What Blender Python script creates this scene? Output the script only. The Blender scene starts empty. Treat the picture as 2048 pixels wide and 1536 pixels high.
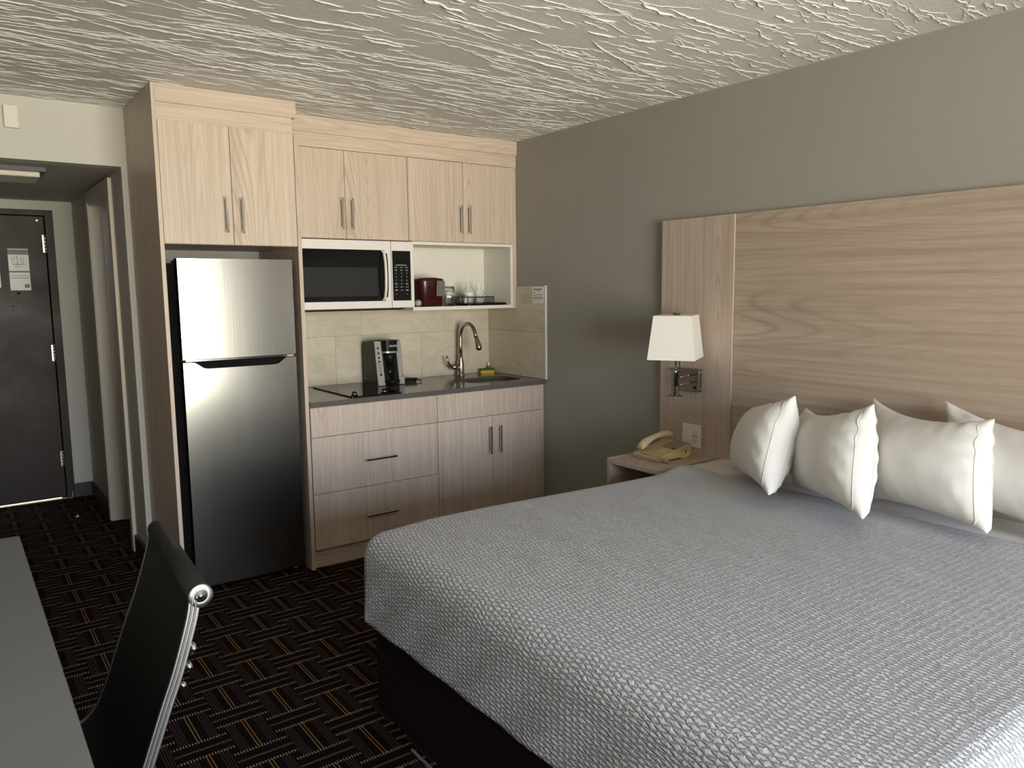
import bpy, bmesh, math, random
import numpy as np
from mathutils import Matrix, Vector, Euler

SC = bpy.context.scene
COL = SC.collection
random.seed(7)
rng = np.random.default_rng(11)

# ------------------------------------------------------------------ camera
def setup_camera():
    yaw, pitch, roll = math.radians(36.30267), math.radians(7.04329), math.radians(-0.6137)
    f = Vector((math.sin(yaw), math.cos(yaw), 0)); r = Vector((math.cos(yaw), -math.sin(yaw), 0)); u = Vector((0, 0, 1))
    f2 = f * math.cos(pitch) - u * math.sin(pitch); u2 = u * math.cos(pitch) + f * math.sin(pitch)
    r3 = r * math.cos(roll) + u2 * math.sin(roll); u3 = u2 * math.cos(roll) - r * math.sin(roll)
    cam = bpy.data.cameras.new('camera'); o = bpy.data.objects.new('camera', cam); COL.objects.link(o)
    cam.sensor_width = 36; cam.sensor_fit = 'HORIZONTAL'; cam.lens = 36 * 1539.73 / 2048
    cam.clip_start = .02; cam.clip_end = 100
    m = Matrix((( r3.x, u3.x, -f2.x, 0), (r3.y, u3.y, -f2.y, 0), (r3.z, u3.z, -f2.z, 1.47), (0, 0, 0, 1)))
    o.matrix_world = m
    SC.camera = o
setup_camera()

# ------------------------------------------------------------------ view, world, light
SC.view_settings.view_transform = 'Standard'; SC.view_settings.look = 'None'
SC.view_settings.gamma = 1; SC.view_settings.use_curve_mapping = False
SC.view_settings.exposure = 2.28
SC.cycles.use_denoising = True
SC.cycles.max_bounces = 10; SC.cycles.diffuse_bounces = 5; SC.cycles.glossy_bounces = 5
SC.cycles.transmission_bounces = 8; SC.cycles.transparent_max_bounces = 12
SC.cycles.sample_clamp_indirect = 6; SC.cycles.caustics_reflective = False; SC.cycles.caustics_refractive = False

def setup_world():
    w = bpy.data.worlds.new('daylight'); SC.world = w; w.use_nodes = True
    nt = w.node_tree; nt.nodes.clear()
    out = nt.nodes.new('ShaderNodeOutputWorld'); bg = nt.nodes.new('ShaderNodeBackground')
    tc = nt.nodes.new('ShaderNodeTexCoord'); sp = nt.nodes.new('ShaderNodeSeparateXYZ')
    mr = nt.nodes.new('ShaderNodeMapRange'); mr.inputs[1].default_value = -1; mr.inputs[2].default_value = 1
    cr = nt.nodes.new('ShaderNodeValToRGB')
    e = cr.color_ramp.elements
    e[0].position = 0; e[0].color = (1.42, 1.24, 1.02, 1)      # sunlit pavement below the horizon
    e[1].position = 1; e[1].color = (.48, .62, 1.08, 1)     # open sky overhead
    for p, c in ((.455, (1.38, 1.25, 1.08, 1)), (.52, (1.12, 1.07, 1.0, 1)), (.60, (.77, .91, 1.26, 1))):
        n = e.new(p); n.color = c
    L = nt.links.new
    L(tc.outputs['Generated'], sp.inputs[0]); L(sp.outputs[2], mr.inputs[0]); L(mr.outputs[0], cr.inputs[0])
    L(cr.outputs[0], bg.inputs[0]); bg.inputs[1].default_value = 5.0
    L(bg.outputs[0], out.inputs[0])
setup_world()

WX0, WX1, WZ0, WZ1, WY = -0.40, 2.86, 0.12, 2.28, -3.2     # the window opening behind the camera
pl = bpy.data.lights.new('window_portal', 'AREA'); pl.shape = 'RECTANGLE'
pl.size = WX1 - WX0; pl.size_y = WZ1 - WZ0; pl.cycles.is_portal = True
po = bpy.data.objects.new('window_portal', pl); COL.objects.link(po)
po.location = ((WX0 + WX1) / 2, WY - .02, (WZ0 + WZ1) / 2)
po.rotation_euler = (math.pi / 2, 0, 0)       # shines towards +Y
po['kind'] = 'structure'

# ------------------------------------------------------------------ helpers
class MB:
    """collects shapes; coordinates are world coordinates unless the part says local"""
    def __init__(s): s.v = []; s.f = []; s.sm = []; s.uv = None; s.M = None
    def add(s, vs, fs, smooth=False):
        o = len(s.v)
        if s.M is not None: vs = [tuple(s.M @ Vector(v)) for v in vs]
        s.v += [tuple(v) for v in vs]; s.f += [tuple(i + o for i in f) for f in fs]; s.sm += [smooth] * len(fs)
        return s
    def box(s, x0, x1, y0, y1, z0, z1):
        v = [(x0, y0, z0), (x1, y0, z0), (x1, y1, z0), (x0, y1, z0), (x0, y0, z1), (x1, y0, z1), (x1, y1, z1), (x0, y1, z1)]
        return s.add(v, [(0, 3, 2, 1), (4, 5, 6, 7), (0, 1, 5, 4), (1, 2, 6, 5), (2, 3, 7, 6), (3, 0, 4, 7)])
    def prism(s, poly, axis, a, b, smooth=False):
        """poly: 2D points counter-clockwise in the plane of the other two axes; extruded along axis from a to b"""
        n = len(poly)
        def mk(p, t):
            return {'x': (t, p[0], p[1]), 'y': (p[0], t, p[1]), 'z': (p[0], p[1], t)}[axis]
        v = [mk(p, a) for p in poly] + [mk(p, b) for p in poly]
        f = [tuple(range(n - 1, -1, -1)), tuple(range(n, 2 * n))]
        o = len(s.f); s.add(v, f)
        s.add(v, [(i, (i + 1) % n, n + (i + 1) % n, n + i) for i in range(n)], smooth)
        return s
    def tube(s, pts, r, n=10, cap=True, closed=False):
        pts = [Vector(p) for p in pts]; N = len(pts)
        rs = r if isinstance(r, (list, tuple)) else [r] * N
        vs = []; up = None
        for i, p in enumerate(pts):
            if closed: t = (pts[(i + 1) % N] - pts[i - 1])
            else: t = (pts[min(i + 1, N - 1)] - pts[max(i - 1, 0)])
            t.normalize()
            if up is None:
                up = Vector((0, 0, 1)) if abs(t.z) < .9 else Vector((1, 0, 0))
            a = (up - t * up.dot(t)); a.normalize(); b = t.cross(a); up = a
            for k in range(n):
                q = 2 * math.pi * k / n
                vs.append(p + a * (rs[i] * math.cos(q)) + b * (rs[i] * math.sin(q)))
        fs = []
        for i in range(N if closed else N - 1):
            j = (i + 1) % N
            for k in range(n):
                fs.append((i * n + k, i * n + (k + 1) % n, j * n + (k + 1) % n, j * n + k))
        s.add(vs, fs, True)
        if cap and not closed:
            o = len(s.v) - len(vs)
            s.f.append(tuple(o + k for k in range(n - 1, -1, -1))); s.sm.append(False)
            s.f.append(tuple(o + (N - 1) * n + k for k in range(n))); s.sm.append(False)
        return s
    def lathe(s, prof, c, n=28, axis='z', smooth=True):
        """prof: (radius, height) list"""
        vs = []
        for r, h in prof:
            for k in range(n):
                q = 2 * math.pi * k / n; a, b = r * math.cos(q), r * math.sin(q)
                vs.append({'z': (c[0] + a, c[1] + b, c[2] + h), 'y': (c[0] + a, c[1] + h, c[2] - b), 'x': (c[0] + h, c[1] + a, c[2] + b)}[axis])
        fs = []
        for i in range(len(prof) - 1):
            for k in range(n): fs.append((i * n + k, i * n + (k + 1) % n, (i + 1) * n + (k + 1) % n, (i + 1) * n + k))
        s.add(vs, fs, smooth)
        o = len(s.v) - len(vs)
        if prof[0][0] > 1e-6: s.f.append(tuple(o + k for k in range(n - 1, -1, -1))); s.sm.append(False)
        if prof[-1][0] > 1e-6: s.f.append(tuple(o + (len(prof) - 1) * n + k for k in range(n))); s.sm.append(False)
        return s
    def cyl(s, c, r, h, n=24, axis='z'): return s.lathe([(r, 0), (r, h)], c, n, axis)
    def grid(s, P, smooth=True, closed_u=False):
        """P: array [i][j] of points"""
        a, b = len(P), len(P[0])
        vs = [tuple(P[i][j]) for i in range(a) for j in range(b)]
        fs = [(i * b + j, ((i + 1) % a) * b + j, ((i + 1) % a) * b + j + 1, i * b + j + 1) for i in range(a if closed_u else a - 1) for j in range(b - 1)]
        return s.add(vs, fs, smooth)

def rrect(x0, x1, y0, y1, r, n=5):
    p = []
    for cx, cy, a in ((x1 - r, y0 + r, -90), (x1 - r, y1 - r, 0), (x0 + r, y1 - r, 90), (x0 + r, y0 + r, 180)):
        for k in range(n + 1):
            q = math.radians(a + 90 * k / n); p.append((cx + r * math.cos(q), cy + r * math.sin(q)))
    return p

def empty(name, label, cat, loc=(0, 0, 0), rot=(0, 0, 0), group=None):
    o = bpy.data.objects.new(name, None); COL.objects.link(o)
    o.empty_display_size = .05; o.location = loc; o.rotation_euler = rot
    o['label'] = label; o['category'] = cat
    if group: o['group'] = group
    return o
def tag(o, label, cat, group=None):
    o['label'] = label; o['category'] = cat
    if group: o['group'] = group
    return o
def origin_of(o):
    m = Matrix.Identity(4)
    chain = []
    while o: chain.append(o); o = o.parent
    for c in reversed(chain):
        m = m @ (Matrix.Translation(c.location) @ c.rotation_euler.to_matrix().to_4x4())
    return m
def obj(name, mb, mat, parent=None, loc=None, bevel=0, segs=2, local=False, subsurf=0, label=None, fix=True):
    """one mesh object; a child's verts are moved into its parent's space"""
    me = bpy.data.meshes.new(name)
    if parent is not None:
        inv = None if local else origin_of(parent).inverted()
        vs = mb.v if inv is None else [tuple(inv @ Vector(v)) for v in mb.v]
    else:
        L = Vector(loc) if loc is not None else Vector((0, 0, 0))
        vs = [tuple(Vector(v) - L) for v in mb.v]
    me.from_pydata(vs, [], mb.f)
    me.polygons.foreach_set('use_smooth', mb.sm)
    if mb.uv is not None:
        uvl = me.uv_layers.new(name='uv')
        li = np.zeros(len(me.loops), dtype=np.int64); me.loops.foreach_get('vertex_index', li)
        uvl.data.foreach_set('uv', np.asarray(mb.uv, dtype=np.float32)[li].ravel())
    if fix:
        bm = bmesh.new(); bm.from_mesh(me); bmesh.ops.recalc_face_normals(bm, faces=bm.faces); bm.to_mesh(me); bm.free()
    me.materials.append(mat); me.update()
    o = bpy.data.objects.new(name, me); COL.objects.link(o)
    if parent is not None: o.parent = parent
    elif loc is not None: o.location = loc
    if bevel:
        b = o.modifiers.new('bevel', 'BEVEL'); b.width = bevel; b.segments = segs; b.limit_method = 'ANGLE'; b.angle_limit = math.radians(40)
    if subsurf:
        sb = o.modifiers.new('subsurf', 'SUBSURF'); sb.levels = subsurf; sb.render_levels = subsurf
    if label: o['label'] = label
    return o
def struct(name, mb, mat, parent=None, **k):
    o = obj(name, mb, mat, parent, **k)
    if parent is None: o['kind'] = 'structure'
    return o
def copy_tree(o, parent=None):
    c = o.copy(); COL.objects.link(c)
    if parent is not None: c.parent = parent
    for ch in list(o.children): copy_tree(ch, c)
    return c
def text_mb(body, size, M, extrude=.0004, align='CENTER'):
    cu = bpy.data.curves.new('t', 'FONT'); cu.body = body; cu.size = size; cu.extrude = extrude
    cu.align_x = align; cu.align_y = 'CENTER'; cu.resolution_u = 3
    t = bpy.data.objects.new('t', cu); COL.objects.link(t)
    bpy.context.view_layer.update()
    me = bpy.data.meshes.new_from_object(t.evaluated_get(bpy.context.evaluated_depsgraph_get()))
    mb = MB(); mb.M = M
    mb.add([tuple(v.co) for v in me.vertices], [tuple(p.vertices) for p in me.polygons])
    bpy.data.objects.remove(t); bpy.data.meshes.remove(me); bpy.data.curves.remove(cu)
    return mb
def face_my(x, y, z):      # text plane on a face that looks towards -Y
    return Matrix.Translation((x, y, z)) @ Matrix.Rotation(math.pi / 2, 4, 'X')

# ------------------------------------------------------------------ materials
class S:
    """socket arithmetic for node graphs"""
    nt = None
    def __init__(s, k): s.k = k
    def _m(s, op, b=None, c=None):
        n = S.nt.nodes.new('ShaderNodeMath'); n.operation = op
        for i, q in enumerate((s, b, c)):
            if q is None: continue
            if isinstance(q, S): S.nt.links.new(q.k, n.inputs[i])
            else: n.inputs[i].default_value = q
        return S(n.outputs[0])
    def __add__(s, b): return s._m('ADD', b)
    __radd__ = __add__
    def __sub__(s, b): return s._m('SUBTRACT', b)
    def __rsub__(s, b): return (s * -1) + b
    def __mul__(s, b): return s._m('MULTIPLY', b)
    __rmul__ = __mul__
    def lt(s, b): return s._m('LESS_THAN', b)
    def gt(s, b): return s._m('GREATER_THAN', b)
    def abs(s): return s._m('ABSOLUTE')
    def fract(s): return s._m('FRACT')
    def sin(s): return s._m('SINE')
    def pw(s, b): return s._m('POWER', b)
    def mx(s, b): return s._m('MAXIMUM', b)
    def mn(s, b): return s._m('MINIMUM', b)
    def cmod(s, p):       # centred modulo: -p/2 .. p/2
        return ((s * (1 / p) + .5).fract() - .5) * p
def nn(t): return S.nt.nodes.new(t)
def lk(a, b): S.nt.links.new(a.k if isinstance(a, S) else a, b)
def newmat(name):
    m = bpy.data.materials.new(name); m.use_nodes = True; S.nt = m.node_tree
    b = m.node_tree.nodes['Principled BSDF']
    return m, b
def setb(b, col=None, rough=None, metal=None, spec=None):
    if col is not None: b.inputs['Base Color'].default_value = (*col, 1)
    if rough is not None: b.inputs['Roughness'].default_value = rough
    if metal is not None: b.inputs['Metallic'].default_value = metal
    if spec is not None: b.inputs['Specular IOR Level'].default_value = spec
def coords(scale=(1, 1, 1), kind='Object', rnd=0):
    tc = nn('ShaderNodeTexCoord'); mp = nn('ShaderNodeMapping'); mp.inputs['Scale'].default_value = scale
    src = tc.outputs[kind]
    if rnd:
        oi = nn('ShaderNodeObjectInfo'); va = nn('ShaderNodeVectorMath'); va.operation = 'ADD'
        ms = nn('ShaderNodeMath'); ms.operation = 'MULTIPLY'; ms.inputs[1].default_value = rnd
        lk(oi.outputs['Random'], ms.inputs[0]); lk(src, va.inputs[0]); lk(ms.outputs[0], va.inputs[1]); src = va.outputs[0]
    lk(src, mp.inputs[0])
    return mp.outputs[0]
def noise(vec, scale, detail=3, rough=.5, dist=0):
    n = nn('ShaderNodeTexNoise'); lk(vec, n.inputs['Vector']); n.inputs['Scale'].default_value = scale
    n.inputs['Detail'].default_value = detail; n.inputs['Roughness'].default_value = rough; n.inputs['Distortion'].default_value = dist
    return S(n.outputs['Fac'])
def sepxyz(vec):
    s = nn('ShaderNodeSeparateXYZ'); lk(vec, s.inputs[0]); return [S(o) for o in s.outputs]
def mixc(fac, a, b):
    m = nn('ShaderNodeMix'); m.data_type = 'RGBA'
    if isinstance(fac, S): lk(fac, m.inputs[0])
    else: m.inputs[0].default_value = fac
    for q, i in ((a, 6), (b, 7)):
        if isinstance(q, tuple): m.inputs[i].default_value = (*q, 1)
        else: lk(q, m.inputs[i])
    return m.outputs[2]
def ramp(fac, stops):
    r = nn('ShaderNodeValToRGB'); lk(fac, r.inputs[0]); e = r.color_ramp.elements
    e[0].position, e[0].color = stops[0][0], (*stops[0][1], 1); e[1].position, e[1].color = stops[-1][0], (*stops[-1][1], 1)
    for p, c in stops[1:-1]: q = e.new(p); q.color = (*c, 1)
    return r.outputs[0]
def bump(b, h, strength, dist):
    n = nn('ShaderNodeBump'); n.inputs['Strength'].default_value = strength; n.inputs['Distance'].default_value = dist
    lk(h, n.inputs['Height']); lk(n.outputs[0], b.inputs['Normal']); return n
def plain(name, col, rough=.5, metal=0, spec=.5, bmp=0, bscale=200):
    m, b = newmat(name); setb(b, col, rough, metal, spec)
    v = coords()
    n = noise(v, bscale if bmp else 30, 3)
    lk(mixc(n, tuple(c * .93 for c in col), tuple(min(c * 1.06, 1) for c in col)), b.inputs['Base Color'])
    if bmp: bump(b, n, bmp, .001)
    return m

def wood(name, axis, tint=(1, 1, 1)):
    """pale oak laminate, grain along axis"""
    m, b = newmat(name)
    st = {'x': (.075, 1, 1), 'z': (1, 1, .075)}[axis]
    v = coords(st, rnd=9)
    big = noise(v, 3.0, 1, .4, 0)
    lines = ((big * 430).sin() * .5 + .5).pw(4)                    # contour lines of a stretched noise: cathedral grain
    strong = noise(coords(st, rnd=5), 2.2, 2)
    st2 = {'x': (.02, 1, 1), 'z': (1, 1, .02)}[axis]
    v2 = coords(st2, rnd=3)
    fine = noise(v2, 420, 2, .6)
    mid = noise(v2, 60, 3, .6)
    T = lambda c: tuple(a * t for a, t in zip(c, tint))
    c = ramp(mid, [(.3, T((.50, .40, .32))), (.5, T((.575, .47, .385))), (.72, T((.64, .53, .44)))])
    d = mixc(lines * ((strong - .34) * 2.4).mx(0).mn(.68), c, T((.40, .30, .23)))
    e = mixc((fine - .5).mx(0) * 2.0, d, T((.43, .33, .26)))
    lk(e, b.inputs['Base Color']); setb(b, rough=.42, spec=.35)
    bump(b, fine * .5 + lines * -.3, .15, .0008)
    return m
WOODV = wood('oak_laminate_upright', 'z'); WOODH = wood('oak_laminate_level', 'x')
def wood_y():
    """headboard laminate: grain along Y"""
    m, b = newmat('oak_laminate_headboard_shaded')
    v = coords((1, .10, 1), rnd=9)
    big = noise(v, 2.8, 1, .4, 0); lines = ((big * 250).sin() * .5 + .5).pw(5)
    strong = noise(coords((1, .16, 1), rnd=5), 2.0, 2)
    v2 = coords((1, .02, 1), rnd=3); fine = noise(v2, 420, 2, .6); mid = noise(v2, 45, 3, .6)
    c = ramp(mid, [(.3, (.355, .277, .213)), (.5, (.42, .336, .263)), (.72, (.48, .39, .312))])  # kitchen oak tones scaled darker: dimmer light at the headboard put into the colour
    d = mixc(lines * ((strong - .32) * 2.4).mx(0).mn(.7), c, (.235, .172, .125))
    e = mixc((fine - .5).mx(0) * 2.0, d, (.29, .22, .165))
    lk(e, b.inputs['Base Color']); setb(b, rough=.45, spec=.35)
    bump(b, fine * .5 + lines * -.3, .15, .0008)
    return m
WOODY = wood_y()
WOODS = wood('oak_laminate_bedside_shaded', 'z', (.86, .86, .87))  # same oak laminate, tinted down to paint in the bedside shade

def paint(name, col, bstr=.25, scale=160):
    m, b = newmat(name); setb(b, col, .6, 0, .3)
    v = coords(); n = noise(v, scale, 3, .6); n2 = noise(v, 2.0, 3)
    lk(mixc(n2, tuple(c * .95 for c in col), tuple(c * 1.05 for c in col)), b.inputs['Base Color'])
    bump(b, n, bstr, .002)
    return m
WALL = paint('pale_sage_wall_paint', (.55, .53, .475))
WALLR = paint('shade_darkened_wall_paint', (.315, .304, .274))  # same wall paint, darkened in colour for the weak grazing light on the right
CEIL_P = None
def ceiling_mat():
    m, b = newmat('trowelled_ceiling_paint'); setb(b, (.56, .535, .49), .75, 0, .2)
    v = coords((1, 3.0, 1)); v3 = coords()
    n = noise(v, 11, 5, .65, .6); f = noise(v3, 120, 4, .7); p = noise(v3, 1.2, 3)
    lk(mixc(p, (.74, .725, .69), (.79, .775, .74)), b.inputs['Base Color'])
    vo = nn('ShaderNodeTexVoronoi'); vo.feature = 'DISTANCE_TO_EDGE'; vo.inputs['Scale'].default_value = 16; lk(coords((1, 2.2, 1)), vo.inputs['Vector'])
    cr = (.06 - S(vo.outputs['Distance'])).mx(0) * 6
    bump(b, f + n * .25 + cr, .45, .003)
    return m
CEIL = ceiling_mat()
RIDGE = plain('ceiling_plaster_ridge', (.76, .745, .70), .7, bmp=.3, bscale=150)
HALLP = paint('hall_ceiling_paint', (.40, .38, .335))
CASING = plain('cream_gloss_paint', (.60, .53, .43), .35)

def carpet_mat():
    m, b = newmat('basket_weave_carpet')
    x, y, z = sepxyz(coords())
    wob = noise(coords(), 130, 2)
    x = x + (wob - .5) * .0022; y = y + (noise(coords(), 110, 2) - .5) * .0022
    gold = None; brown = None; dots = None; gdots = None
    grain = noise(coords(), 700, 2)
    for k in (0, 1):
        u = (x - (1.027 + .1535 * k)).cmod(.307); v = (y - (2.907 + .142 * k)).cmod(.284)
        au, av = u.abs(), v.abs()
        inb = au.lt(.089)
        dt = ((x * (1 / .0095)).fract()).lt(.46)
        row = (av - .0465).abs().lt(.0062) * inb * dt
        mid = av.lt(.0052) * inb * ((x * (1 / .0072)).fract()).lt(.62)
        vb = av.gt(.0465)
        g = (au - .0056).abs().lt(.0019) * vb
        br = None
        for o in (.0345, .0425, .0505, .0585):
            q = (au - o).abs().lt(.0016); br = q if br is None else br + q
        br = br * vb
        gold = g if gold is None else gold + g; brown = br if brown is None else brown + br
        dots = row if dots is None else dots + row; gdots = mid if gdots is None else gdots + mid
    c = mixc(noise(coords(), 7, 3), (.0048, .0025, .0024), (.008, .004, .0032))
    c = mixc((brown * (.45 + grain * .7)).mn(1), c, (.066, .040, .028))
    hue = noise(coords(), 5, 2)
    gc = mixc((hue - .3) * 2.4, (.27, .165, .045), (.33, .13, .03))
    c = mixc((gold * (.5 + grain * .7)).mn(1), c, gc)
    c = mixc((gdots * (.4 + grain * .7)).mn(1), c, (.19, .135, .065))
    c = mixc((dots * (.55 + grain * .7)).mn(1), c, (.33, .25, .195))
    lk(c, b.inputs['Base Color']); setb(b, rough=.95, spec=.08)
    bump(b, noise(coords(), 420, 2) + (dots + gold + brown) * .3, .5, .004)
    return m
CARPET = carpet_mat()

def steel_mat(name, col=(.42, .41, .38), r=.3):
    m, b = newmat(name); setb(b, col, r, 1)
    n = noise(coords((300, 300, 1.5)), 1.0, 3, .6)
    lk((n - .5) * .05 + r, b.inputs['Roughness'])
    lk(mixc(n, tuple(c * .94 for c in col), tuple(c * 1.05 for c in col)), b.inputs['Base Color'])
    return m
STEEL = steel_mat('brushed_stainless_steel', (.34, .33, .305), .21)
CHROME = plain('chrome', (.78, .77, .76), .1, 1)
ALU = plain('polished_aluminium', (.52, .52, .53), .3, 1)
NICKEL = plain('brushed_nickel', (.42, .36, .30), .28, 1)
DNICKEL = plain('dark_brushed_nickel', (.33, .29, .25), .3, 1)
BLACK = plain('black_plastic', (.008, .008, .008), .35, 0, .16)
DGREY = plain('dark_grey_plastic', (.022, .02, .018), .45, 0, .25)
BLACKG = plain('black_glass', (.006, .006, .006), .08, 0, .12)
MATTE = plain('matte_black_plastic', (.006, .006, .006), .8, 0, .1)
WINDOWG = plain('microwave_window_mesh', (.022, .022, .021), .25, 0, .2)
WHITE = plain('white_appliance_plastic', (.74, .70, .67), .35)
WHITEM = plain('white_melamine', (.72, .69, .62), .4)
MARK = plain('pale_print', (.62, .62, .6), .5)
QUARTZ = None
def quartz():
    m, b = newmat('dark_grey_quartz'); setb(b, (.10, .092, .083), .13)
    n = noise(coords(), 900, 2, .6)
    lk(ramp(n, [(.35, (.075, .068, .062)), (.6, (.115, .105, .096)), (.74, (.30, .28, .26))]), b.inputs['Base Color'])
    return m
QUARTZ = quartz()
def marble():
    m, b = newmat('cream_marble_tile')
    v = coords((1, 1, 2.2), rnd=11)
    n = noise(v, 2.6, 6, .62, 1.6); w = ((noise(v, 1.8, 5, .6, 2.2) - .5).abs() * 9).mn(1)
    c = ramp(n, [(.25, (.50, .44, .335)), (.5, (.57, .505, .395)), (.75, (.62, .56, .45))])
    c = mixc((1 - w).mx(0).pw(4) * .3, c, (.40, .33, .24))
    lk(c, b.inputs['Base Color']); setb(b, rough=.16, spec=.5)
    return m
TILE = marble()
GROUT = plain('grey_grout', (.30, .26, .20), .8)
def cloth(name, col, scale=900, s=.25, dist=.0006):
    m, b = newmat(name); setb(b, col, .85, 0, .15)
    v = coords(); n = noise(v, scale, 2); n2 = noise(v, 26, 4, .6, .4)
    bump(b, n * .3 + n2 * 1.5, s, dist * 6)
    b.inputs['Sheen Weight'].default_value = .15
    return m
PILLOW = cloth('white_cotton_pillowcase', (.70, .675, .635))
SHEET = cloth('white_cotton_sheet', (.64, .615, .59))
SHADE = cloth('white_lampshade_linen', (.70, .675, .62), 700, .1)
def coverlet_mat():
    m, b = newmat('white_matelasse_coverlet'); setb(b, (.66, .668, .705), .85, 0, .15)
    tc = nn('ShaderNodeTexCoord'); uv = tc.outputs['UV']
    u, v, _ = sepxyz(uv)
    mp = nn('ShaderNodeMapping'); lk(uv, mp.inputs[0]); mp.inputs['Scale'].default_value = (1, 1, 1)
    w1 = (noise(mp.outputs[0], 7, 2) - .5) * .024; w2 = (noise(mp.outputs[0], 55, 2) - .5) * .0085
    # puckered lozenges, long along the second axis, on a lattice that wanders a little
    w3 = (noise(mp.outputs[0], 34, 2) - .5) * .030
    uu = (u + w1 + w2) * (math.pi / .0135); vv = (v + w3) * (math.pi / .046)
    q = ((uu + vv).sin().abs()).mn((uu - vv).sin().abs())
    h = q.pw(.55) + noise(mp.outputs[0], 240, 2) * .35
    bump(b, h, 1.0, .0062)
    b.inputs['Sheen Weight'].default_value = .1
    return m
COVER = coverlet_mat()
BEDBASE = plain('dark_brown_bed_fabric', (.012, .006, .005), .85, 0, .15)
LEATHER = plain('black_leather', (.014, .014, .013), .55, 0, .25, bmp=.15, bscale=260)
def desk_mat():
    m, b = newmat('grey_speckled_laminate'); setb(b, (.2, .2, .2), .33)
    v = coords(); n = noise(v, 300, 3, .7); n2 = noise(v, 9, 4, .6)
    c = ramp(n, [(.3, (.165, .175, .178)), (.5, (.22, .232, .236)), (.72, (.29, .302, .305))])
    lk(mixc((n2 - .45).mx(0) * .8, c, (.16, .168, .17)), b.inputs['Base Color'])
    return m
DESK = desk_mat()
def door_mat():
    m, b = newmat('dark_stained_door'); v = coords((6, 1, .35))
    n = noise(v, 16, 4, .6); x, y, z = sepxyz(coords())
    c = mixc(n, (.016, .010, .007), (.042, .027, .019))
    # scuffed tape patches left on the door's face
    w = noise(coords(), 26, 5, .7)
    lk(c, b.inputs['Base Color']); setb(b, rough=.4, spec=.22)
    lk(.32 + noise(coords(), 5, 4) * .25, b.inputs['Roughness'])
    bump(b, w * .4 + n * .4, .12, .003)
    return m
DOOR = door_mat()
BASEB = plain('black_vinyl_baseboard', (.012, .010, .009), .4)
PAPER = plain('white_paper', (.80, .78, .74), .5)
PLATE = plain('ivory_plastic', (.70, .66, .58), .35)
OUTLET = plain('white_outlet_plastic', (.78, .75, .68), .3)
PHONE = plain('beige_phone_plastic', (.56, .42, .215), .38)
PHONE2 = plain('light_beige_plastic', (.66, .52, .31), .38)
CORDC = plain('tan_phone_cord', (.52, .40, .28), .4)
CARD = plain('grey_brown_faceplate', (.26, .21, .17), .4)
MAROON = plain('maroon_plastic', (.034, .004, .005), .25)
LABELG = plain('grey_hang_tag', (.16, .145, .135), .5)
BRASS = plain('brass_strip', (.5, .36, .16), .35, 1)
GREEN = plain('green_scour_pad', (.05, .12, .04), .9)
YELLOW = plain('yellow_sponge', (.62, .42, .035), .9, bmp=.5, bscale=300)
SOAPG = plain('green_soap', (.03, .16, .10), .3)
SILVER = plain('silver_plastic', (.42, .40, .38), .35, .6)
COVERP = plain('patterned_wrapper', (.6, .58, .55), .4)
GREYST = plain('pale_grey_strip', (.2, .19, .18), .5)
def glass_mat(name, col=(1, 1, 1), rough=.0, ior=1.45):
    m, b = newmat(name); setb(b, col, rough); b.inputs['Transmission Weight'].default_value = 1; b.inputs['IOR'].default_value = ior
    return m
GLASS = glass_mat('clear_glass')
def pane_mat():
    m = bpy.data.materials.new('window_glass'); m.use_nodes = True; nt = m.node_tree; nt.nodes.clear()
    o = nt.nodes.new('ShaderNodeOutputMaterial'); mx = nt.nodes.new('ShaderNodeMixShader')
    t = nt.nodes.new('ShaderNodeBsdfTransparent'); g = nt.nodes.new('ShaderNodeBsdfGlossy'); fr = nt.nodes.new('ShaderNodeFresnel')
    g.inputs['Roughness'].default_value = .02; fr.inputs[0].default_value = 1.45
    t.inputs[0].default_value = (.95, .97, .96, 1)
    nt.links.new(fr.outputs[0], mx.inputs[0]); nt.links.new(t.outputs[0], mx.inputs[1]); nt.links.new(g.outputs[0], mx.inputs[2]); nt.links.new(mx.outputs[0], o.inputs[0])
    return m
PANE = pane_mat()
def film_mat():
    m, b = newmat('clear_plastic_film'); setb(b, (.9, .9, .88), .12); b.inputs['Transmission Weight'].default_value = .0
    b.inputs['Alpha'].default_value = .35
    return m
FILM = film_mat()
CURTAIN = cloth('brown_curtain_fabric', (.085, .062, .045), 500, .3)
HEDGE = plain('hedge_leaves', (.035, .075, .02), .7)
PAVE = plain('terracotta_paving', (.05, .022, .01), .9)

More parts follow.
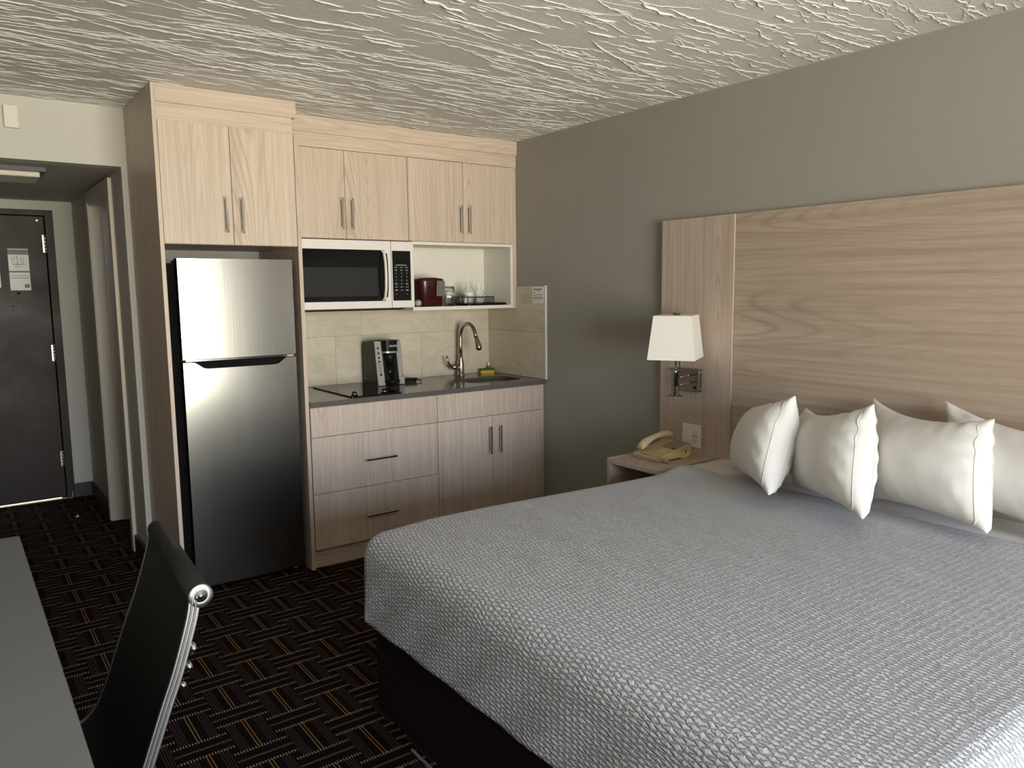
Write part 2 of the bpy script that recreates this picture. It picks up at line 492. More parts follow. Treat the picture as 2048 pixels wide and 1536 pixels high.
# ------------------------------------------------------------------ the setting
CZ = 2.40; XR = 3.037; YB = 4.385; YH = 4.417; XH = .79; YD = 6.30; HZ = 2.108
XL = -.62
struct('floor', MB().box(XL - .1, 3.2, WY - .1, YD + .001, -.06, 0), CARPET)
ceil = struct('ceiling', MB().box(XL - .1, 3.2, WY - .1, YH + .1, CZ, CZ + .06), CEIL)
def ridges():
    """raised trowel ridges: short wavy strips of plaster, steep on the window side"""
    mb = MB()
    for i in range(3300):
        x = random.uniform(XL, XR - .02); y = random.uniform(-.9, YH - .03)
        L = random.choice((.06, .1, .14, .2, .3, .42)) * random.uniform(.7, 1.3)
        a = random.gauss(.05, .16); n = max(5, int(L / .012)); w = random.choice((.0014, .0018, .0022, .0028, .0036)) * random.uniform(.85, 1.2); h = w * random.uniform(.8, 1.5)
        ph = random.uniform(0, 9); amp = random.uniform(.05, .4); fq = random.uniform(14, 40)
        rows = []; px, py = x, y
        for k in range(n + 1):
            t = k / n; px += math.cos(a) * L / n; py += (math.sin(a) + amp * math.sin(ph + fq * t * L * 3)) * L / n + random.gauss(0, .0019)
            if px > XR - .012 or py > YH - .01: break
            s = min(1, 5 * t + .12, 5 * (1 - t) + .12) * random.uniform(.65, 1.15)
            rows.append([(px, py - w * .5 * s, CZ + .0005), (px, py - w * .12 * s, CZ - h * s), (px, py + w * 1.6 * s, CZ + .0005)])
        if len(rows) > 3: mb.grid(rows)
    o = obj('plaster_ridges', mb, RIDGE, ceil, fix=False); o['kind'] = 'stuff'
ridges()

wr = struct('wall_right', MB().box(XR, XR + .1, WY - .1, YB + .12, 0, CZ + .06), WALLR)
wb = struct('wall_kitchen', MB().box(XH + .03, XR + .1, YB + .01, YB + .12, 0, CZ + .06), WALL)
struct('wall_left', MB().box(XL - .1, XL, WY - .1, YH + .1, 0, CZ + .06), WALL)
struct('wall_header', MB().box(XL - .1, XH + .05, YH, YH + .1, HZ, CZ + .06), WALL)
wh = MB().box(XH, XH + .11, YH, 4.775, 0, HZ).box(XH, XH + .11, 5.475, YD + .05, 0, HZ).box(XH, XH + .11, 4.775, 5.475, 2.02, HZ)
struct('wall_hall_right', wh, WALL)
struct('wall_hall_left', MB().box(XL - .1, -.43, YH, YD + .1, 0, HZ + .1), WALL)
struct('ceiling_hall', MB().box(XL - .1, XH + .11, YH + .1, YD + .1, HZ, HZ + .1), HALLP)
we = MB().box(.668, XH + .11, YD, YD + .08, 0, HZ + .1).box(XL, -.34, YD, YD + .08, 0, HZ + .1).box(-.34, .668, YD, YD + .08, 2.044, HZ + .1)
struct('wall_entry', we, WALL)
# bathroom beyond the side doorway
struct('wall_bathroom', MB().box(1.75, 1.8, 4.5, 6.3, 0, 2.3).box(XH + .11, 1.8, 6.25, 6.3, 0, 2.3).box(XH + .11, 1.8, 4.5, 4.55, 0, 2.3).box(XH + .11, 1.8, 4.5, 6.3, 2.3, 2.35), WALL)
# window wall behind the camera
ww = MB().box(XL - .1, WX0, WY - .12, WY, 0, CZ + .06).box(WX1, XR + .1, WY - .12, WY, 0, CZ + .06).box(WX0, WX1, WY - .12, WY, 0, WZ0).box(WX0, WX1, WY - .12, WY, WZ1, CZ + .06)
struct('wall_window', ww, WALL)
wf = MB(); y0, y1 = WY - .1, WY - .05
wf.box(WX0, WX0 + .05, y0, y1, WZ0, WZ1).box(WX1 - .05, WX1, y0, y1, WZ0, WZ1).box(WX0, WX1, y0, y1, WZ0, WZ0 + .05).box(WX0, WX1, y0, y1, WZ1 - .05, WZ1).box(1.2, 1.25, y0, y1, WZ0, WZ1)
win = struct('window_1', wf, WHITE)
obj('pane', MB().box(WX0 + .05, 1.2, WY - .078, WY - .074, WZ0 + .05, WZ1 - .05), PANE, win)
obj('pane', MB().box(1.25, WX1 - .05, WY - .078, WY - .074, WZ0 + .05, WZ1 - .05), PANE, win)
# outside ground beyond the entry door
struct('floor_landing', MB().box(-1.5, 1.6, YD + .0015, YD + 2, -.06, 0), PAVE)

def tiles():
    g = .0016; th = .009
    zr = ((.9005, 1.196), (1.196, 1.4865))
    xs = {0: (1.50, 1.8965, 2.491, 3.0275), 1: (1.50, 2.073, 2.669, 3.0275)}
    obj('grout', MB().box(1.50, XR, YB + .0015, YB + .01, .9005, 1.4865), GROUT, wb)
    for r, (z0, z1) in enumerate(zr):
        e = xs[r]
        for a, b in zip(e[:-1], e[1:]):
            obj('tile', MB().box(a + g / 2, b - g / 2, YB, YB + .009, z0 + g / 2, z1 - g / 2), TILE, wb, bevel=.0008, segs=1)
    ys = {0: (3.77, 3.906, YB), 1: (3.77, 4.126, YB)}
    obj('grout', MB().box(XR - .0085, XR, 3.77, YB, .9005, 1.4865), GROUT, wr)
    for r, (z0, z1) in enumerate(zr):
        e = ys[r]
        for a, b in zip(e[:-1], e[1:]):
            obj('tile', MB().box(XR - .010, XR - .001, a + g / 2, b - g / 2, z0 + g / 2, z1 - g / 2), TILE, wr, bevel=.0008, segs=1)
    struct('trim_1', MB().box(XR - .0115, XR, 3.758, 3.7695, .9005, 1.4885), WHITEM)
tiles()

# ------------------------------------------------------------------ hall: door, casing, baseboards
def entry_door():
    fr = MB().box(.618, .668, YD - .018, YD + .08, 0, 2.044).box(-.34, -.29, YD - .018, YD + .08, 0, 2.044).box(-.29, .618, YD - .018, YD + .08, 2.006, 2.044).box(.59, .618, YD + .044, YD + .08, 0, 2.006).box(-.29, -.262, YD + .044, YD + .08, 0, 2.006).box(-.262, .59, YD + .044, YD + .08, 1.98, 2.006)
    d = struct('door_1', fr, DOOR, bevel=.002)
    obj('door_leaf', MB().box(-.287, .612, YD + .002, YD + .042, .0105, 2.002), DOOR, d, bevel=.002)
    for z0, z1 in ((1.756, 1.876), (.998, 1.111), (.236, .346)):
        mb = MB()
        for k in range(5):
            h = (z1 - z0) / 5; mb.cyl((.612, YD - .004, z0 + k * h + .001), .0062, h - .002, 10)
        mb.box(.596, .628, YD - .0005, YD + .0015, z0, z1)
        obj('hinge', mb, NICKEL, d)
    obj('threshold', MB().box(-.29, .62, YD - .012, YD + .05, 0, .006), BRASS, d)
    obj('door_guard', MB().box(.566, .58, YD - .003, YD + .002, 1.968, 1.98), CHROME, d)
    # torn tape remains
    for n, (x, z, w, h) in enumerate(((.415, 1.475, .10, .022), (.425, 1.40, .12, .028))):
        mb = MB()
        for i in range(12):
            a = x + random.uniform(-w / 2, w / 2); c = z + random.uniform(-h / 2, h / 2); s = random.uniform(.004, .014)
            mb.add([(a - s, YD + .0012, c), (a + s * .3, YD + .0012, c - s * .5), (a + s, YD + .0012, c + s * .2), (a - s * .2, YD + .0012, c + s * .5)], [(0, 1, 2, 3)])
        obj('tape_remnant', mb, BLACK, d, fix=False)
entry_door()
def notice(name, x0, x1, z0, z1, y, label, rows):
    r = empty(name, label, 'notice', ((x0 + x1) / 2, y, z0))
    obj('sheet', MB().box(x0, x1, y, y + .0012, z0, z1), PAPER, r)
    mb = MB(); w = x1 - x0; h = z1 - z0
    for (a, b, c, d) in rows: mb.box(x0 + a * w, x0 + b * w, y - .0006, y + .0002, z0 + c * h, z0 + d * h)
    obj('printing', mb, LABELG, r)
notice('door_notice', .386, .506, 1.496, 1.778, YD + .0005, 'white printed notice sheet in a sleeve, taped to the dark entry door', 
       [(0, 1, .86, .98), (.18, .2, .66, .8), (.3, .32, .7, .82), (.2, .8, .62, .635), (.42, .45, .6, .84), (.6, .63, .66, .8), (.72, .74, .64, .8), (.25, .6, .56, .57), (0, 1, .43, .47), (.05, .95, .35, .36), (.05, .95, .29, .305), (.7, .95, .06, .15)])
notice('door_card', .30, .334, 1.516, 1.768, YD + .0005, 'narrow white card at the left edge of the photo, on the dark entry door', [(.2, .8, .5, .52)])
def bath_doorway():
    c = MB().box(XH - .02, XH, 4.715, 4.78, .0, 2.09).box(XH - .02, XH, 5.47, 5.535, 0, 2.09).box(XH - .02, XH, 4.78, 5.47, 2.02, 2.09)
    d = struct('door_2', c, CASING, bevel=.002)
    j = MB().box(XH - .012, XH + .125, 4.775, 4.79, 0, 2.02).box(XH - .012, XH + .125, 5.46, 5.475, 0, 2.02).box(XH - .012, XH + .125, 4.79, 5.46, 2.005, 2.02)
    obj('jamb', j, CASING, d)
    obj('door_stop', MB().box(XH + .055, XH + .09, 5.448, 5.46, 0, 2.005).box(XH + .055, XH + .09, 4.79, 4.802, 0, 2.005), CASING, d)
    obj('strike_plate', MB().box(XH + .1, XH + .122, 5.4585, 5.4605, .98, 1.05), NICKEL, d)
bath_doorway()
bb = lambda n, m: struct(n, m, BASEB)
bb('baseboard_hall_right', MB().box(XH - .012, XH, 5.535, YD, 0, .1).prism([(XH - .012, 4.715), (XH - .016, 4.69), (XH - .016, YH - .005), (XH + .03, YH - .008), (XH + .03, YH), (XH, YH), (XH, 4.715)][::-1], 'z', 0, .1))
bb('baseboard_entry', MB().box(.668, XH - .012, YD - .012, YD, 0, .1))
bb('baseboard_right', MB().box(XR - .01, XR, 2.8, 3.79, 0, .1))
bb('baseboard_left', MB().box(XL, XL + .01, WY, YH, 0, .1))
w = empty('wall_plate', 'blank ivory wall plate high above the hall opening', 'wall plate', (.333, YH, 2.247))
obj('plate', MB().box(.302, .362, YH - .022, YH, 2.247, 2.352), PLATE, w, bevel=.004)
obj('screw_cover', MB().cyl((.332, YH - .0225, 2.262), .003, .001, 12, 'y'), PLATE, w)
h = empty('hall_ceiling_light', 'flush rectangular ceiling light, switched off, in the entry hall', 'ceiling light', (.1, 4.8, HZ))
obj('housing', MB().box(-.3, .48, 4.64, 4.94, HZ - .022, HZ), BASEB, h)
obj('diffuser', MB().box(-.28, .455, 4.652, 4.93, HZ - .05, HZ - .022), CASING, h, bevel=.006)
mb = MB()
for k in range(9):
    a = random.uniform(0, 6.28); r = random.uniform(.008, .028)
    mb.add([(.6, 5.7, .001), (.6 + r * math.cos(a), 5.7 + r * math.sin(a), .001), (.6 + r * .8 * math.cos(a + .7), 5.7 + r * .8 * math.sin(a + .7), random.uniform(.008, .025))], [(0, 1, 2)])
tag(obj('plastic_scrap', mb, FILM, loc=(.6, 5.7, 0), fix=False), 'small crumpled scrap of clear plastic on the hall carpet', 'litter')
tag(obj('cable', MB().tube([(.652, YD - .016, .1), (.653, YD - .016, .05), (.652, YD - .018, .02), (.645, YD - .025, .004), (.625, YD - .03, .003)], .0022, 6), PLATE, loc=(.65, YD - .02, 0)), 'thin white cable running down beside the entry door frame', 'cable')

# ------------------------------------------------------------------ kitchen cabinets
def pull(parent, x, y, z, length, upright=True):
    """square-footed bar pull on a face that looks to -Y (y = face)"""
    mb = MB(); r = .005; L = length / 2
    if upright:
        mb.box(x - r, x + r, y - .034, y - .024, z - L, z + L)
        for s in (-1, 1): mb.box(x - .0065, x + .0065, y - .03, y, z + s * (L - .006) - .0065, z + s * (L - .006) + .0065)
    else:
        mb.box(x - L, x + L, y - .034, y - .024, z - r, z + r)
        for s in (-1, 1): mb.box(x + s * (L - .006) - .0065, x + s * (L - .006) + .0065, y - .03, y, z - .0065, z + .0065)
    obj('handle', mb, CHROME, parent, bevel=.0015, segs=1)
def front(name, parent, x0, x1, y, z0, z1, mat, th=.018):
    g = .0012
    return obj(name, MB().box(x0 + g, x1 - g, y, y + th, z0 + g, z1 - g), mat, parent, bevel=.001, segs=1)
def tall_cabinet():
    t = empty('refrigerator_cabinet', 'tall pale oak surround cabinet with two upper doors, built around the steel refrigerator', 'cabinet', (1.15, 4.1, 0))
    Y = 3.794
    obj('side_panel', MB().box(.818, .836, Y, YH - .0, 0, CZ - .002), WOODV, t, bevel=.0008, segs=1)
    obj('side_panel', MB().box(1.464, 1.484, Y, YB + .005, 0, 2.24), WOODV, t, bevel=.0008, segs=1)
    obj('crown', MB().box(.8365, 1.482, Y + .001, Y + .019, 2.318, CZ - .002).box(1.464, 1.482, Y + .019, 4.06, 2.318, CZ - .002), WOODH, t, bevel=.0008, segs=1)
    obj('frieze', MB().box(.8365, 1.463, Y + .014, Y + .03, 2.242, 2.318).box(1.447, 1.463, Y + .03, 4.06, 2.242, 2.318), WOODH, t)
    obj('carcass', MB().box(.8365, 1.463, Y + .022, YB, 1.692, 1.71).box(.8365, 1.463, Y + .03, YB, 2.2, 2.218).box(.8365, 1.463, YB - .012, YB, 1.71, 2.2), WOODV, t)
    d = front('door', t, .8365, 1.1505, Y + .001, 1.692, 2.241, WOODV); pull(d, 1.116, Y + .001, 1.832, .165)
    d = front('door', t, 1.1505, 1.463, Y + .001, 1.692, 2.241, WOODV); pull(d, 1.191, Y + .001, 1.832, .165)
tall_cabinet()
def wall_cab(name, label, x0, xs, x1, hz, fill=0):
    Y = 4.065
    t = empty(name, label, 'cabinet', ((x0 + x1) / 2, 4.2, 1.757))
    obj('carcass', MB().box(x0, x0 + .016, Y + .02, YB + .008, 1.757, 2.238).box(x1 - .016, x1, Y + .02, YB + .008, 1.757, 2.238).box(x0 + .016, x1 - .016, Y + .02, YB + .008, 1.757, 1.773).box(x0 + .016, x1 - .016, Y + .02, YB + .008, 2.222, 2.238), WOODV, t)
    e = x1 - fill
    d = front('door', t, x0, xs, Y, 1.757, 2.238, WOODV); pull(d, xs - .026, Y, 1.895, .168)
    d = front('door', t, xs, e, Y, 1.757, 2.238, WOODV); pull(d, xs + .034, Y, 1.895, .168)
    if fill: obj('filler', MB().box(e, x1, Y + .004, Y + .02, 1.345, 2.238), WOODV, t)
wall_cab('wall_cabinet', 'pale oak wall cabinet with two doors, mounted above the microwave', 1.486, 1.85, 2.244, 1.9)
wall_cab('wall_cabinet', 'pale oak wall cabinet with two doors, above the open white shelf, against the grey wall', 2.245, 2.628, 3.035, 1.9, .032)
t = empty('crown_moulding', 'pale oak crown board and frieze along the top of the wall cabinets', 'moulding', (2.25, 4.1, 2.24))
obj('crown', MB().box(1.483, 3.035, 4.052, 4.07, 2.314, CZ - .002), WOODH, t, bevel=.0008, segs=1)
obj('frieze', MB().box(1.486, 3.035, 4.066, 4.084, 2.2395, 2.314), WOODH, t)

def shelf_box():
    t = empty('open_shelf', 'open white melamine shelf box beside the microwave', 'shelf', (2.64, 4.2, 1.347))
    x0, x1, Y = 2.262, 3.003, 4.066
    obj('top_panel', MB().box(x0, x1, Y, YB, 1.737, 1.7555), WHITEM, t, bevel=.0008, segs=1)
    obj('bottom_panel', MB().box(x0, x1, Y, YB, 1.347, 1.368), WHITEM, t, bevel=.0008, segs=1)
    obj('side_panel', MB().box(x1 - .018, x1, Y, YB, 1.368, 1.737), WHITEM, t, bevel=.0008, segs=1)
    obj('side_panel', MB().box(x0, x0 + .01, Y, YB, 1.368, 1.737), WHITEM, t)
    obj('back_panel', MB().box(x0 + .01, x1 - .018, YB - .012, YB, 1.368, 1.737), WHITEM, t)
shelf_box()

def microwave():
    Y = 4.04; x0, x1, xs = 1.502, 2.2585, 2.112; z0, z1 = 1.367, 1.7505
    t = empty('microwave', 'white over-counter microwave with black glass door, under the wall cabinet', 'microwave', (1.88, 4.2, z0))
    obj('body', MB().box(x0, x1, Y + .03, YB, z0, z1), WHITE, t, bevel=.003)
    d = obj('door', MB().box(x0, xs - .0015, Y, Y + .03, z0, z1), WHITE, t, bevel=.004)
    obj('door_glass', MB().box(x0 + .02, 2.068, Y - .002, Y + .004, 1.409, 1.698), BLACKG, d, bevel=.001)
    obj('window', MB().box(x0 + .06, 2.02, Y - .0026, Y, 1.438, 1.598), WINDOWG, d)
    pts = [(2.052, Y - .004, 1.412), (2.052, Y - .028, 1.43), (2.052, Y - .042, 1.48), (2.052, Y - .046, 1.555), (2.052, Y - .042, 1.63), (2.052, Y - .028, 1.68), (2.052, Y - .004, 1.697)]
    mb = MB(); P = []
    for i, p in enumerate(pts):
        hw = .0065
        P.append([(p[0] - hw, p[1] + .006, p[2]), (p[0] - hw, p[1] - .006, p[2]), (p[0] + hw, p[1] - .006, p[2]), (p[0] + hw, p[1] + .006, p[2]), (p[0] - hw, p[1] + .006, p[2])])
    mb.grid(P); obj('handle', mb, WHITE, d, bevel=.0015)
    obj('handle_recess', MB().prism([(2.06, 1.425), (2.082, 1.43), (2.088, 1.47), (2.0895, 1.56), (2.088, 1.64), (2.082, 1.68), (2.06, 1.685)], 'y', Y - .003, Y + .002), BLACK, d)
    c = obj('control_panel', MB().box(xs + .0015, x1, Y, Y + .03, z0, z1), WHITE, t, bevel=.004)
    obj('keypad', MB().box(2.117, 2.236, Y - .002, Y + .004, 1.409, 1.696), BLACKG, c, bevel=.001)
    mk = MB(); yy = Y - .0026
    mk.box(2.138, 2.208, yy, yy + .0008, 1.613, 1.6155)
    for xx in (2.139, 2.174, 2.209): mk.box(xx - .010, xx + .010, yy, yy + .0008, 1.6005, 1.6025); mk.box(xx - .008, xx + .008, yy, yy + .0008, 1.586, 1.5875); mk.box(xx - .006, xx + .006, yy, yy + .0008, 1.5825, 1.5835)
    for z in (1.487, 1.468):
        for xx in (2.139, 2.174, 2.209): mk.box(xx - .009, xx + .009, yy, yy + .0008, z, z + .0016)
    for xx in (2.139, 2.209): mk.box(xx - .009, xx + .009, yy, yy + .0008, 1.47, 1.4716); mk.box(xx - .004, xx + .004, yy, yy + .0008, 1.447, 1.4486)
    for i, dgt in enumerate('123456789'):
        q = text_mb(dgt, .011, face_my(2.139 + .035 * (i % 3), yy, 1.567 - .0205 * (i // 3))); mk.add(q.v, q.f)
    q = text_mb('0', .011, face_my(2.174, yy, 1.5055)); mk.add(q.v, q.f)
    for xx in (2.139, 2.209): mk.box(xx - .008, xx + .008, yy, yy + .0008, 1.508, 1.5095); mk.box(xx - .008, xx + .008, yy, yy + .0008, 1.503, 1.5045)
    obj('keypad_printing', mk, MARK, c, fix=False)
    obj('vent_grille', MB().prism([(x0, 1.3665), (x0, 1.356), (2.17, 1.356), (2.215, 1.3665)], 'y', Y + .012, YB - .01), BLACK, t)
microwave()

def base_units():
    Y = 3.79
    t = empty('drawer_cabinet', 'pale oak base cabinet with two wide drawers, under the cooktop', 'cabinet', (1.87, 4.0, 0))
    obj('carcass', MB().box(1.486, 1.502, Y + .02, YB, .1, .87).box(2.23, 2.246, Y + .02, YB, .1, .87).box(1.502, 2.23, Y + .02, YB, .1, .116).box(1.502, 2.23, Y + .02, YB, .84, .87), WOODV, t)
    front('false_front', t, 1.487, 2.2475, Y, .709, .8685, WOODV)
    d = front('drawer', t, 1.487, 2.2475, Y, .406, .709, WOODV); pull(d, 1.8755, Y, .557, .185, False)
    d = front('drawer', t, 1.487, 2.2475, Y, .104, .406, WOODV); pull(d, 1.872, Y, .2465, .185, False)
    obj('toe_kick', MB().box(1.486, 2.246, Y + .03, Y + .046, 0, .1), WOODH, t)
    t = empty('sink_cabinet', 'pale oak base cabinet with two doors, under the sink', 'cabinet', (2.64, 4.0, 0))
    obj('carcass', MB().box(2.249, 2.265, Y + .02, YB, .1, .87).box(3.0, 3.0345, Y + .02, YB, .1, .87).box(2.265, 3.0, Y + .02, YB, .1, .116), WOODV, t)
    front('false_front', t, 2.2475, 3.016, Y, .709, .8685, WOODV)
    d = front('door', t, 2.2475, 2.6355, Y, .104, .709, WOODV); pull(d, 2.605, Y, .564, .168)
    d = front('door', t, 2.6355, 3.016, Y, .104, .709, WOODV); pull(d, 2.679, Y, .564, .168)
    obj('filler', MB().box(3.017, 3.0345, Y + .004, Y + .02, .1, .8685), WOODV, t)
    obj('toe_kick', MB().box(2.249, 3.0345, Y + .03, Y + .046, 0, .1), WOODH, t)
base_units()

SX0, SX1, SY0, SY1 = 2.565, 2.955, 3.875, 4.155
def countertop():
    inner = rrect(SX0, SX1, SY0, SY1, .09, 8); cx, cy = (SX0 + SX1) / 2, (SY0 + SY1) / 2
    x0, x1, y0, y1 = 1.4855, 3.026, 3.765, YB - .0005
    outer = []
    for p in inner:
        dx, dy = p[0] - cx, p[1] - cy
        k = min(((x1 - cx) / dx if dx > 1e-9 else 9e9), ((x0 - cx) / dx if dx < -1e-9 else 9e9), ((y1 - cy) / dy if dy > 1e-9 else 9e9), ((y0 - cy) / dy if dy < -1e-9 else 9e9))
        outer.append([cx + dx * k, cy + dy * k])
    for c in ((x0, y0), (x1, y0), (x1, y1), (x0, y1)):
        i = min(range(len(outer)), key=lambda i: (outer[i][0] - c[0]) ** 2 + (outer[i][1] - c[1]) ** 2); outer[i] = list(c)
    n = len(inner); mb = MB(); z0, z1 = .872, .90
    v = [(p[0], p[1], z1) for p in inner] + [(p[0], p[1], z1) for p in outer] + [(p[0], p[1], z0) for p in inner] + [(p[0], p[1], z0) for p in outer]
    f = []
    for i in range(n):
        j = (i + 1) % n
        f += [(i, n + i, n + j, j), (2 * n + j, 3 * n + j, 3 * n + i, 2 * n + i), (n + i, 3 * n + i, 3 * n + j, n + j), (j, 2 * n + j, 2 * n + i, i)]
    mb.add(v, f)
    c = obj('countertop', mb, QUARTZ, loc=(2.25, 4.07, .872)); tag(c, 'dark grey quartz countertop over the base cabinets', 'countertop')
    s = empty('sink', 'stainless steel undermount sink basin set in the dark countertop', 'sink', (cx, cy, .70))
    rings = []
    for k, (ins, z) in enumerate(((-.02, .8715), (.0, .8715), (.002, .85), (.006, .74), (.03, .715), (.09, .708))):
        r = max(.02, .09 - ins * .5); rings.append([(p[0], p[1], z) for p in rrect(SX0 + ins, SX1 - ins, SY0 + ins, SY1 - ins, min(r, .1), 8)])
    P = [r + [r[0]] for r in rings]
    mb = MB().grid(P); mb.f.append(tuple(len(P[0]) * (len(P) - 1) + k for k in range(len(P[0]) - 1))); mb.sm.append(False)
    obj('basin', mb, STEEL, s)
    obj('drain', MB().lathe([(.0, .002), (.03, .003), (.038, .001), (.04, 0)], (cx, cy, .7085), 24), CHROME, s)
countertop()

def faucet():
    x, y, z = 2.748, 4.315, .9
    t = empty('faucet', 'brushed nickel gooseneck pull-down faucet behind the sink', 'faucet', (x, y, z))
    obj('base', MB().lathe([(.027, 0), (.027, .006), (.023, .010), (.0225, .075), (.021, .09), (.016, .115), (.0135, .15)], (x, y, z), 28), NICKEL, t)
    pts = [(x, y, z + .13), (x, y, z + .2), (x, y, z + .255)]
    R = .092
    for k in range(1, 13):
        a = math.pi * k / 12 * .9; pts.append((x, y - R + R * math.cos(a), z + .255 + R * math.sin(a)))
    e = Vector(pts[-1]); d = (e - Vector(pts[-2])).normalized()
    pts.append(tuple(e + d * .02))
    obj('spout', MB().tube(pts, .0125, 16), NICKEL, t)
    e = Vector(pts[-1]); hp = [tuple(e + d * q) for q in (0, .012, .03, .055, .078, .084)]
    obj('spray_head', MB().tube(hp, [.013, .015, .017, .0195, .0195, .016], 18), NICKEL, t)
    obj('spray_nozzle', MB().tube([tuple(e + d * .084), tuple(e + d * .088)], .0145, 16), BLACK, t)
    obj('lever', MB().tube([(x - .015, y, z + .06), (x - .045, y, z + .06), (x - .072, y, z + .062)], [.016, .0175, .015], 16).tube([(x - .066, y, z + .06), (x - .088, y - .004, z + .075), (x - .104, y - .006, z + .105), (x - .112, y - .006, z + .138)], [.011, .0085, .0075, .0065], 12), NICKEL, t)
faucet()

def cooktop():
    t = empty('cooktop', 'black glass two-burner cooktop set on the countertop', 'cooktop', (1.88, 4.07, .9))
    obj('glass', MB().prism(rrect(1.725, 2.028, 3.80, 4.345, .012, 3), 'z', .9003, .9065), BLACKG, t, bevel=.001, segs=1)
    for x in (1.757, 1.935):
        k = obj('knob', MB().lathe([(.018, 0), (.018, .004), (.014, .006), (.0135, .016), (.012, .018)], (x, 3.832, .9066), 24).box(x - .003, x + .003, 3.819, 3.845, .922, .929), BLACK, t)
        obj('knob_trim', MB().lathe([(.0137, .0), (.0142, .0), (.0142, .006), (.0137, .006)], (x, 3.832, .912), 24), CHROME, k, fix=False)
cooktop()

def coffee_maker():
    x0, x1 = 2.058, 2.236; yf, yb = 4.145, 4.345; z = .9
    t = empty('coffee_maker', 'black and silver single-cup coffee maker standing beside the cooktop', 'coffee maker', ((x0 + x1) / 2, yf + .1, z))
    prof = [(yf + .012, z), (yb, z), (yb, z + .235), (yb - .02, z + .26), (yf + .07, z + .27), (yf + .045, z + .262)]
    obj('body', MB().prism(prof, 'x', x0, x1), DGREY, t, bevel=.004)
    def cheek(a, b, name):
        p = [(yf, z + .002), (yf + .013, z + .002), (yf + .056, z + .262), (yf + .045, z + .268)]
        return obj(name, MB().prism(p, 'x', a, b), SILVER, t, bevel=.002)
    c = cheek(x0 + .001, x0 + .045, 'side_fascia'); cheek(x1 - .036, x1 - .001, 'side_fascia')
    mk = MB()
    for k, h in enumerate((.225, .195, .168, .145)):
        s = .045 * h / .268; yy = yf - .0006 + s
        mk.box(x0 + .016, x0 + .026, yy - .001, yy + .003, z + h - .006, z + h + .006)
    for h in (.125, .113, .104, .092, .083):
        yy = yf - .0006 + .045 * h / .268; mk.box(x0 + .012, x0 + .034, yy - .0005, yy + .002, z + h, z + h + .002)
    yy = yf + .045 * .066 / .268; mk.box(x0 + .017, x0 + .03, yy - .001, yy + .002, z + .06, z + .074)
    obj('printing', mk, BLACK, c)
    hx0, hx1 = x0 + .043, x1 - .034
    hd = obj('brew_head', MB().prism(rrect(hx0, hx1, yf - .002, yf + .12, .035, 6), 'z', z + .205, z + .272), BLACK, t, bevel=.008, segs=3)
    q = text_mb('KEURIG', .0165, Matrix.Translation(((hx0 + hx1) / 2 + .012, yf - .0026, z + .237)) @ Matrix.Rotation(math.pi / 2, 4, 'X'), .0006)
    obj('lettering', q, MARK, hd, fix=False)
    obj('trim_band', MB().prism(rrect(hx0 - .002, hx1 + .002, yf - .004, yf + .1, .037, 6), 'z', z + .196, z + .206), SILVER, t, bevel=.002)
    cx = (hx0 + hx1) / 2
    obj('spout_housing', MB().lathe([(.022, .135), (.032, .14), (.037, .165), (.039, .196)], (cx, yf + .036, z), 28), BLACK, t)
    obj('front_recess', MB().prism([(yf + .006, z + .02), (yf + .03, z + .02), (yf + .06, z + .2), (yf + .036, z + .2)], 'x', hx0 + .002, hx1 - .002), BLACK, t)
    obj('column', MB().lathe([(.034, .02), (.034, .135)], (cx, yf + .04, z), 28), BLACKG, t)
    tr = obj('drip_tray', MB().lathe([(.03, 0), (.034, .006), (.034, .014), (.05, .02), (.052, .028), (.049, .031), (.0, .031)], (cx, yf + .012, z), 32), BLACK, t)
    obj('power_button', MB().lathe([(.006, 0), (.006, -.003), (.004, -.004)], (x1 - .018, yf + .0095, z + .055), 16, 'y'), CHROME, t)
    cd = []
    for k in range(46):
        a = k / 45 * 4.6 * math.pi; r = .03 + .004 * math.sin(k)
        cd.append((2.305 + 1.5 * r * math.cos(a), 4.21 + .7 * r * math.sin(a), z + .0045 + k * .00042))
    cd = [(x1 - .01, 4.25, z + .008), (x1 + .01, 4.245, z + .004)] + cd + [(2.36, 4.2, z + .012), (2.378, 4.19, z + .008)]
    obj('power_cord', MB().tube(cd, .0038, 8), BLACK, t)
coffee_maker()

sp = empty('sponge', 'yellow and green scrubbing sponge lying behind the sink', 'sponge', (2.965, 4.325, .9), (0, 0, -.35))
obj('foam', MB().prism(rrect(-.05, .05, -.03, .03, .012, 4), 'z', .0005, .02), YELLOW, sp, local=True, bevel=.003)
obj('scour_pad', MB().prism(rrect(-.05, .05, -.03, .03, .012, 4), 'z', .0202, .03), GREEN, sp, local=True, bevel=.002)
so = empty('soap_bottle', 'tiny green soap bottle with clear cap in the corner behind the sink', 'bottle', (3.005, 4.362, .9))
obj('bottle', MB().lathe([(.012, .0005), (.0135, .003), (.0135, .038), (.008, .044)], (3.005, 4.362, .9), 18), SOAPG, so)
obj('cap', MB().lathe([(.0085, .0445), (.0085, .066), (.007, .068)], (3.005, 4.362, .9), 16), OUTLET, so)

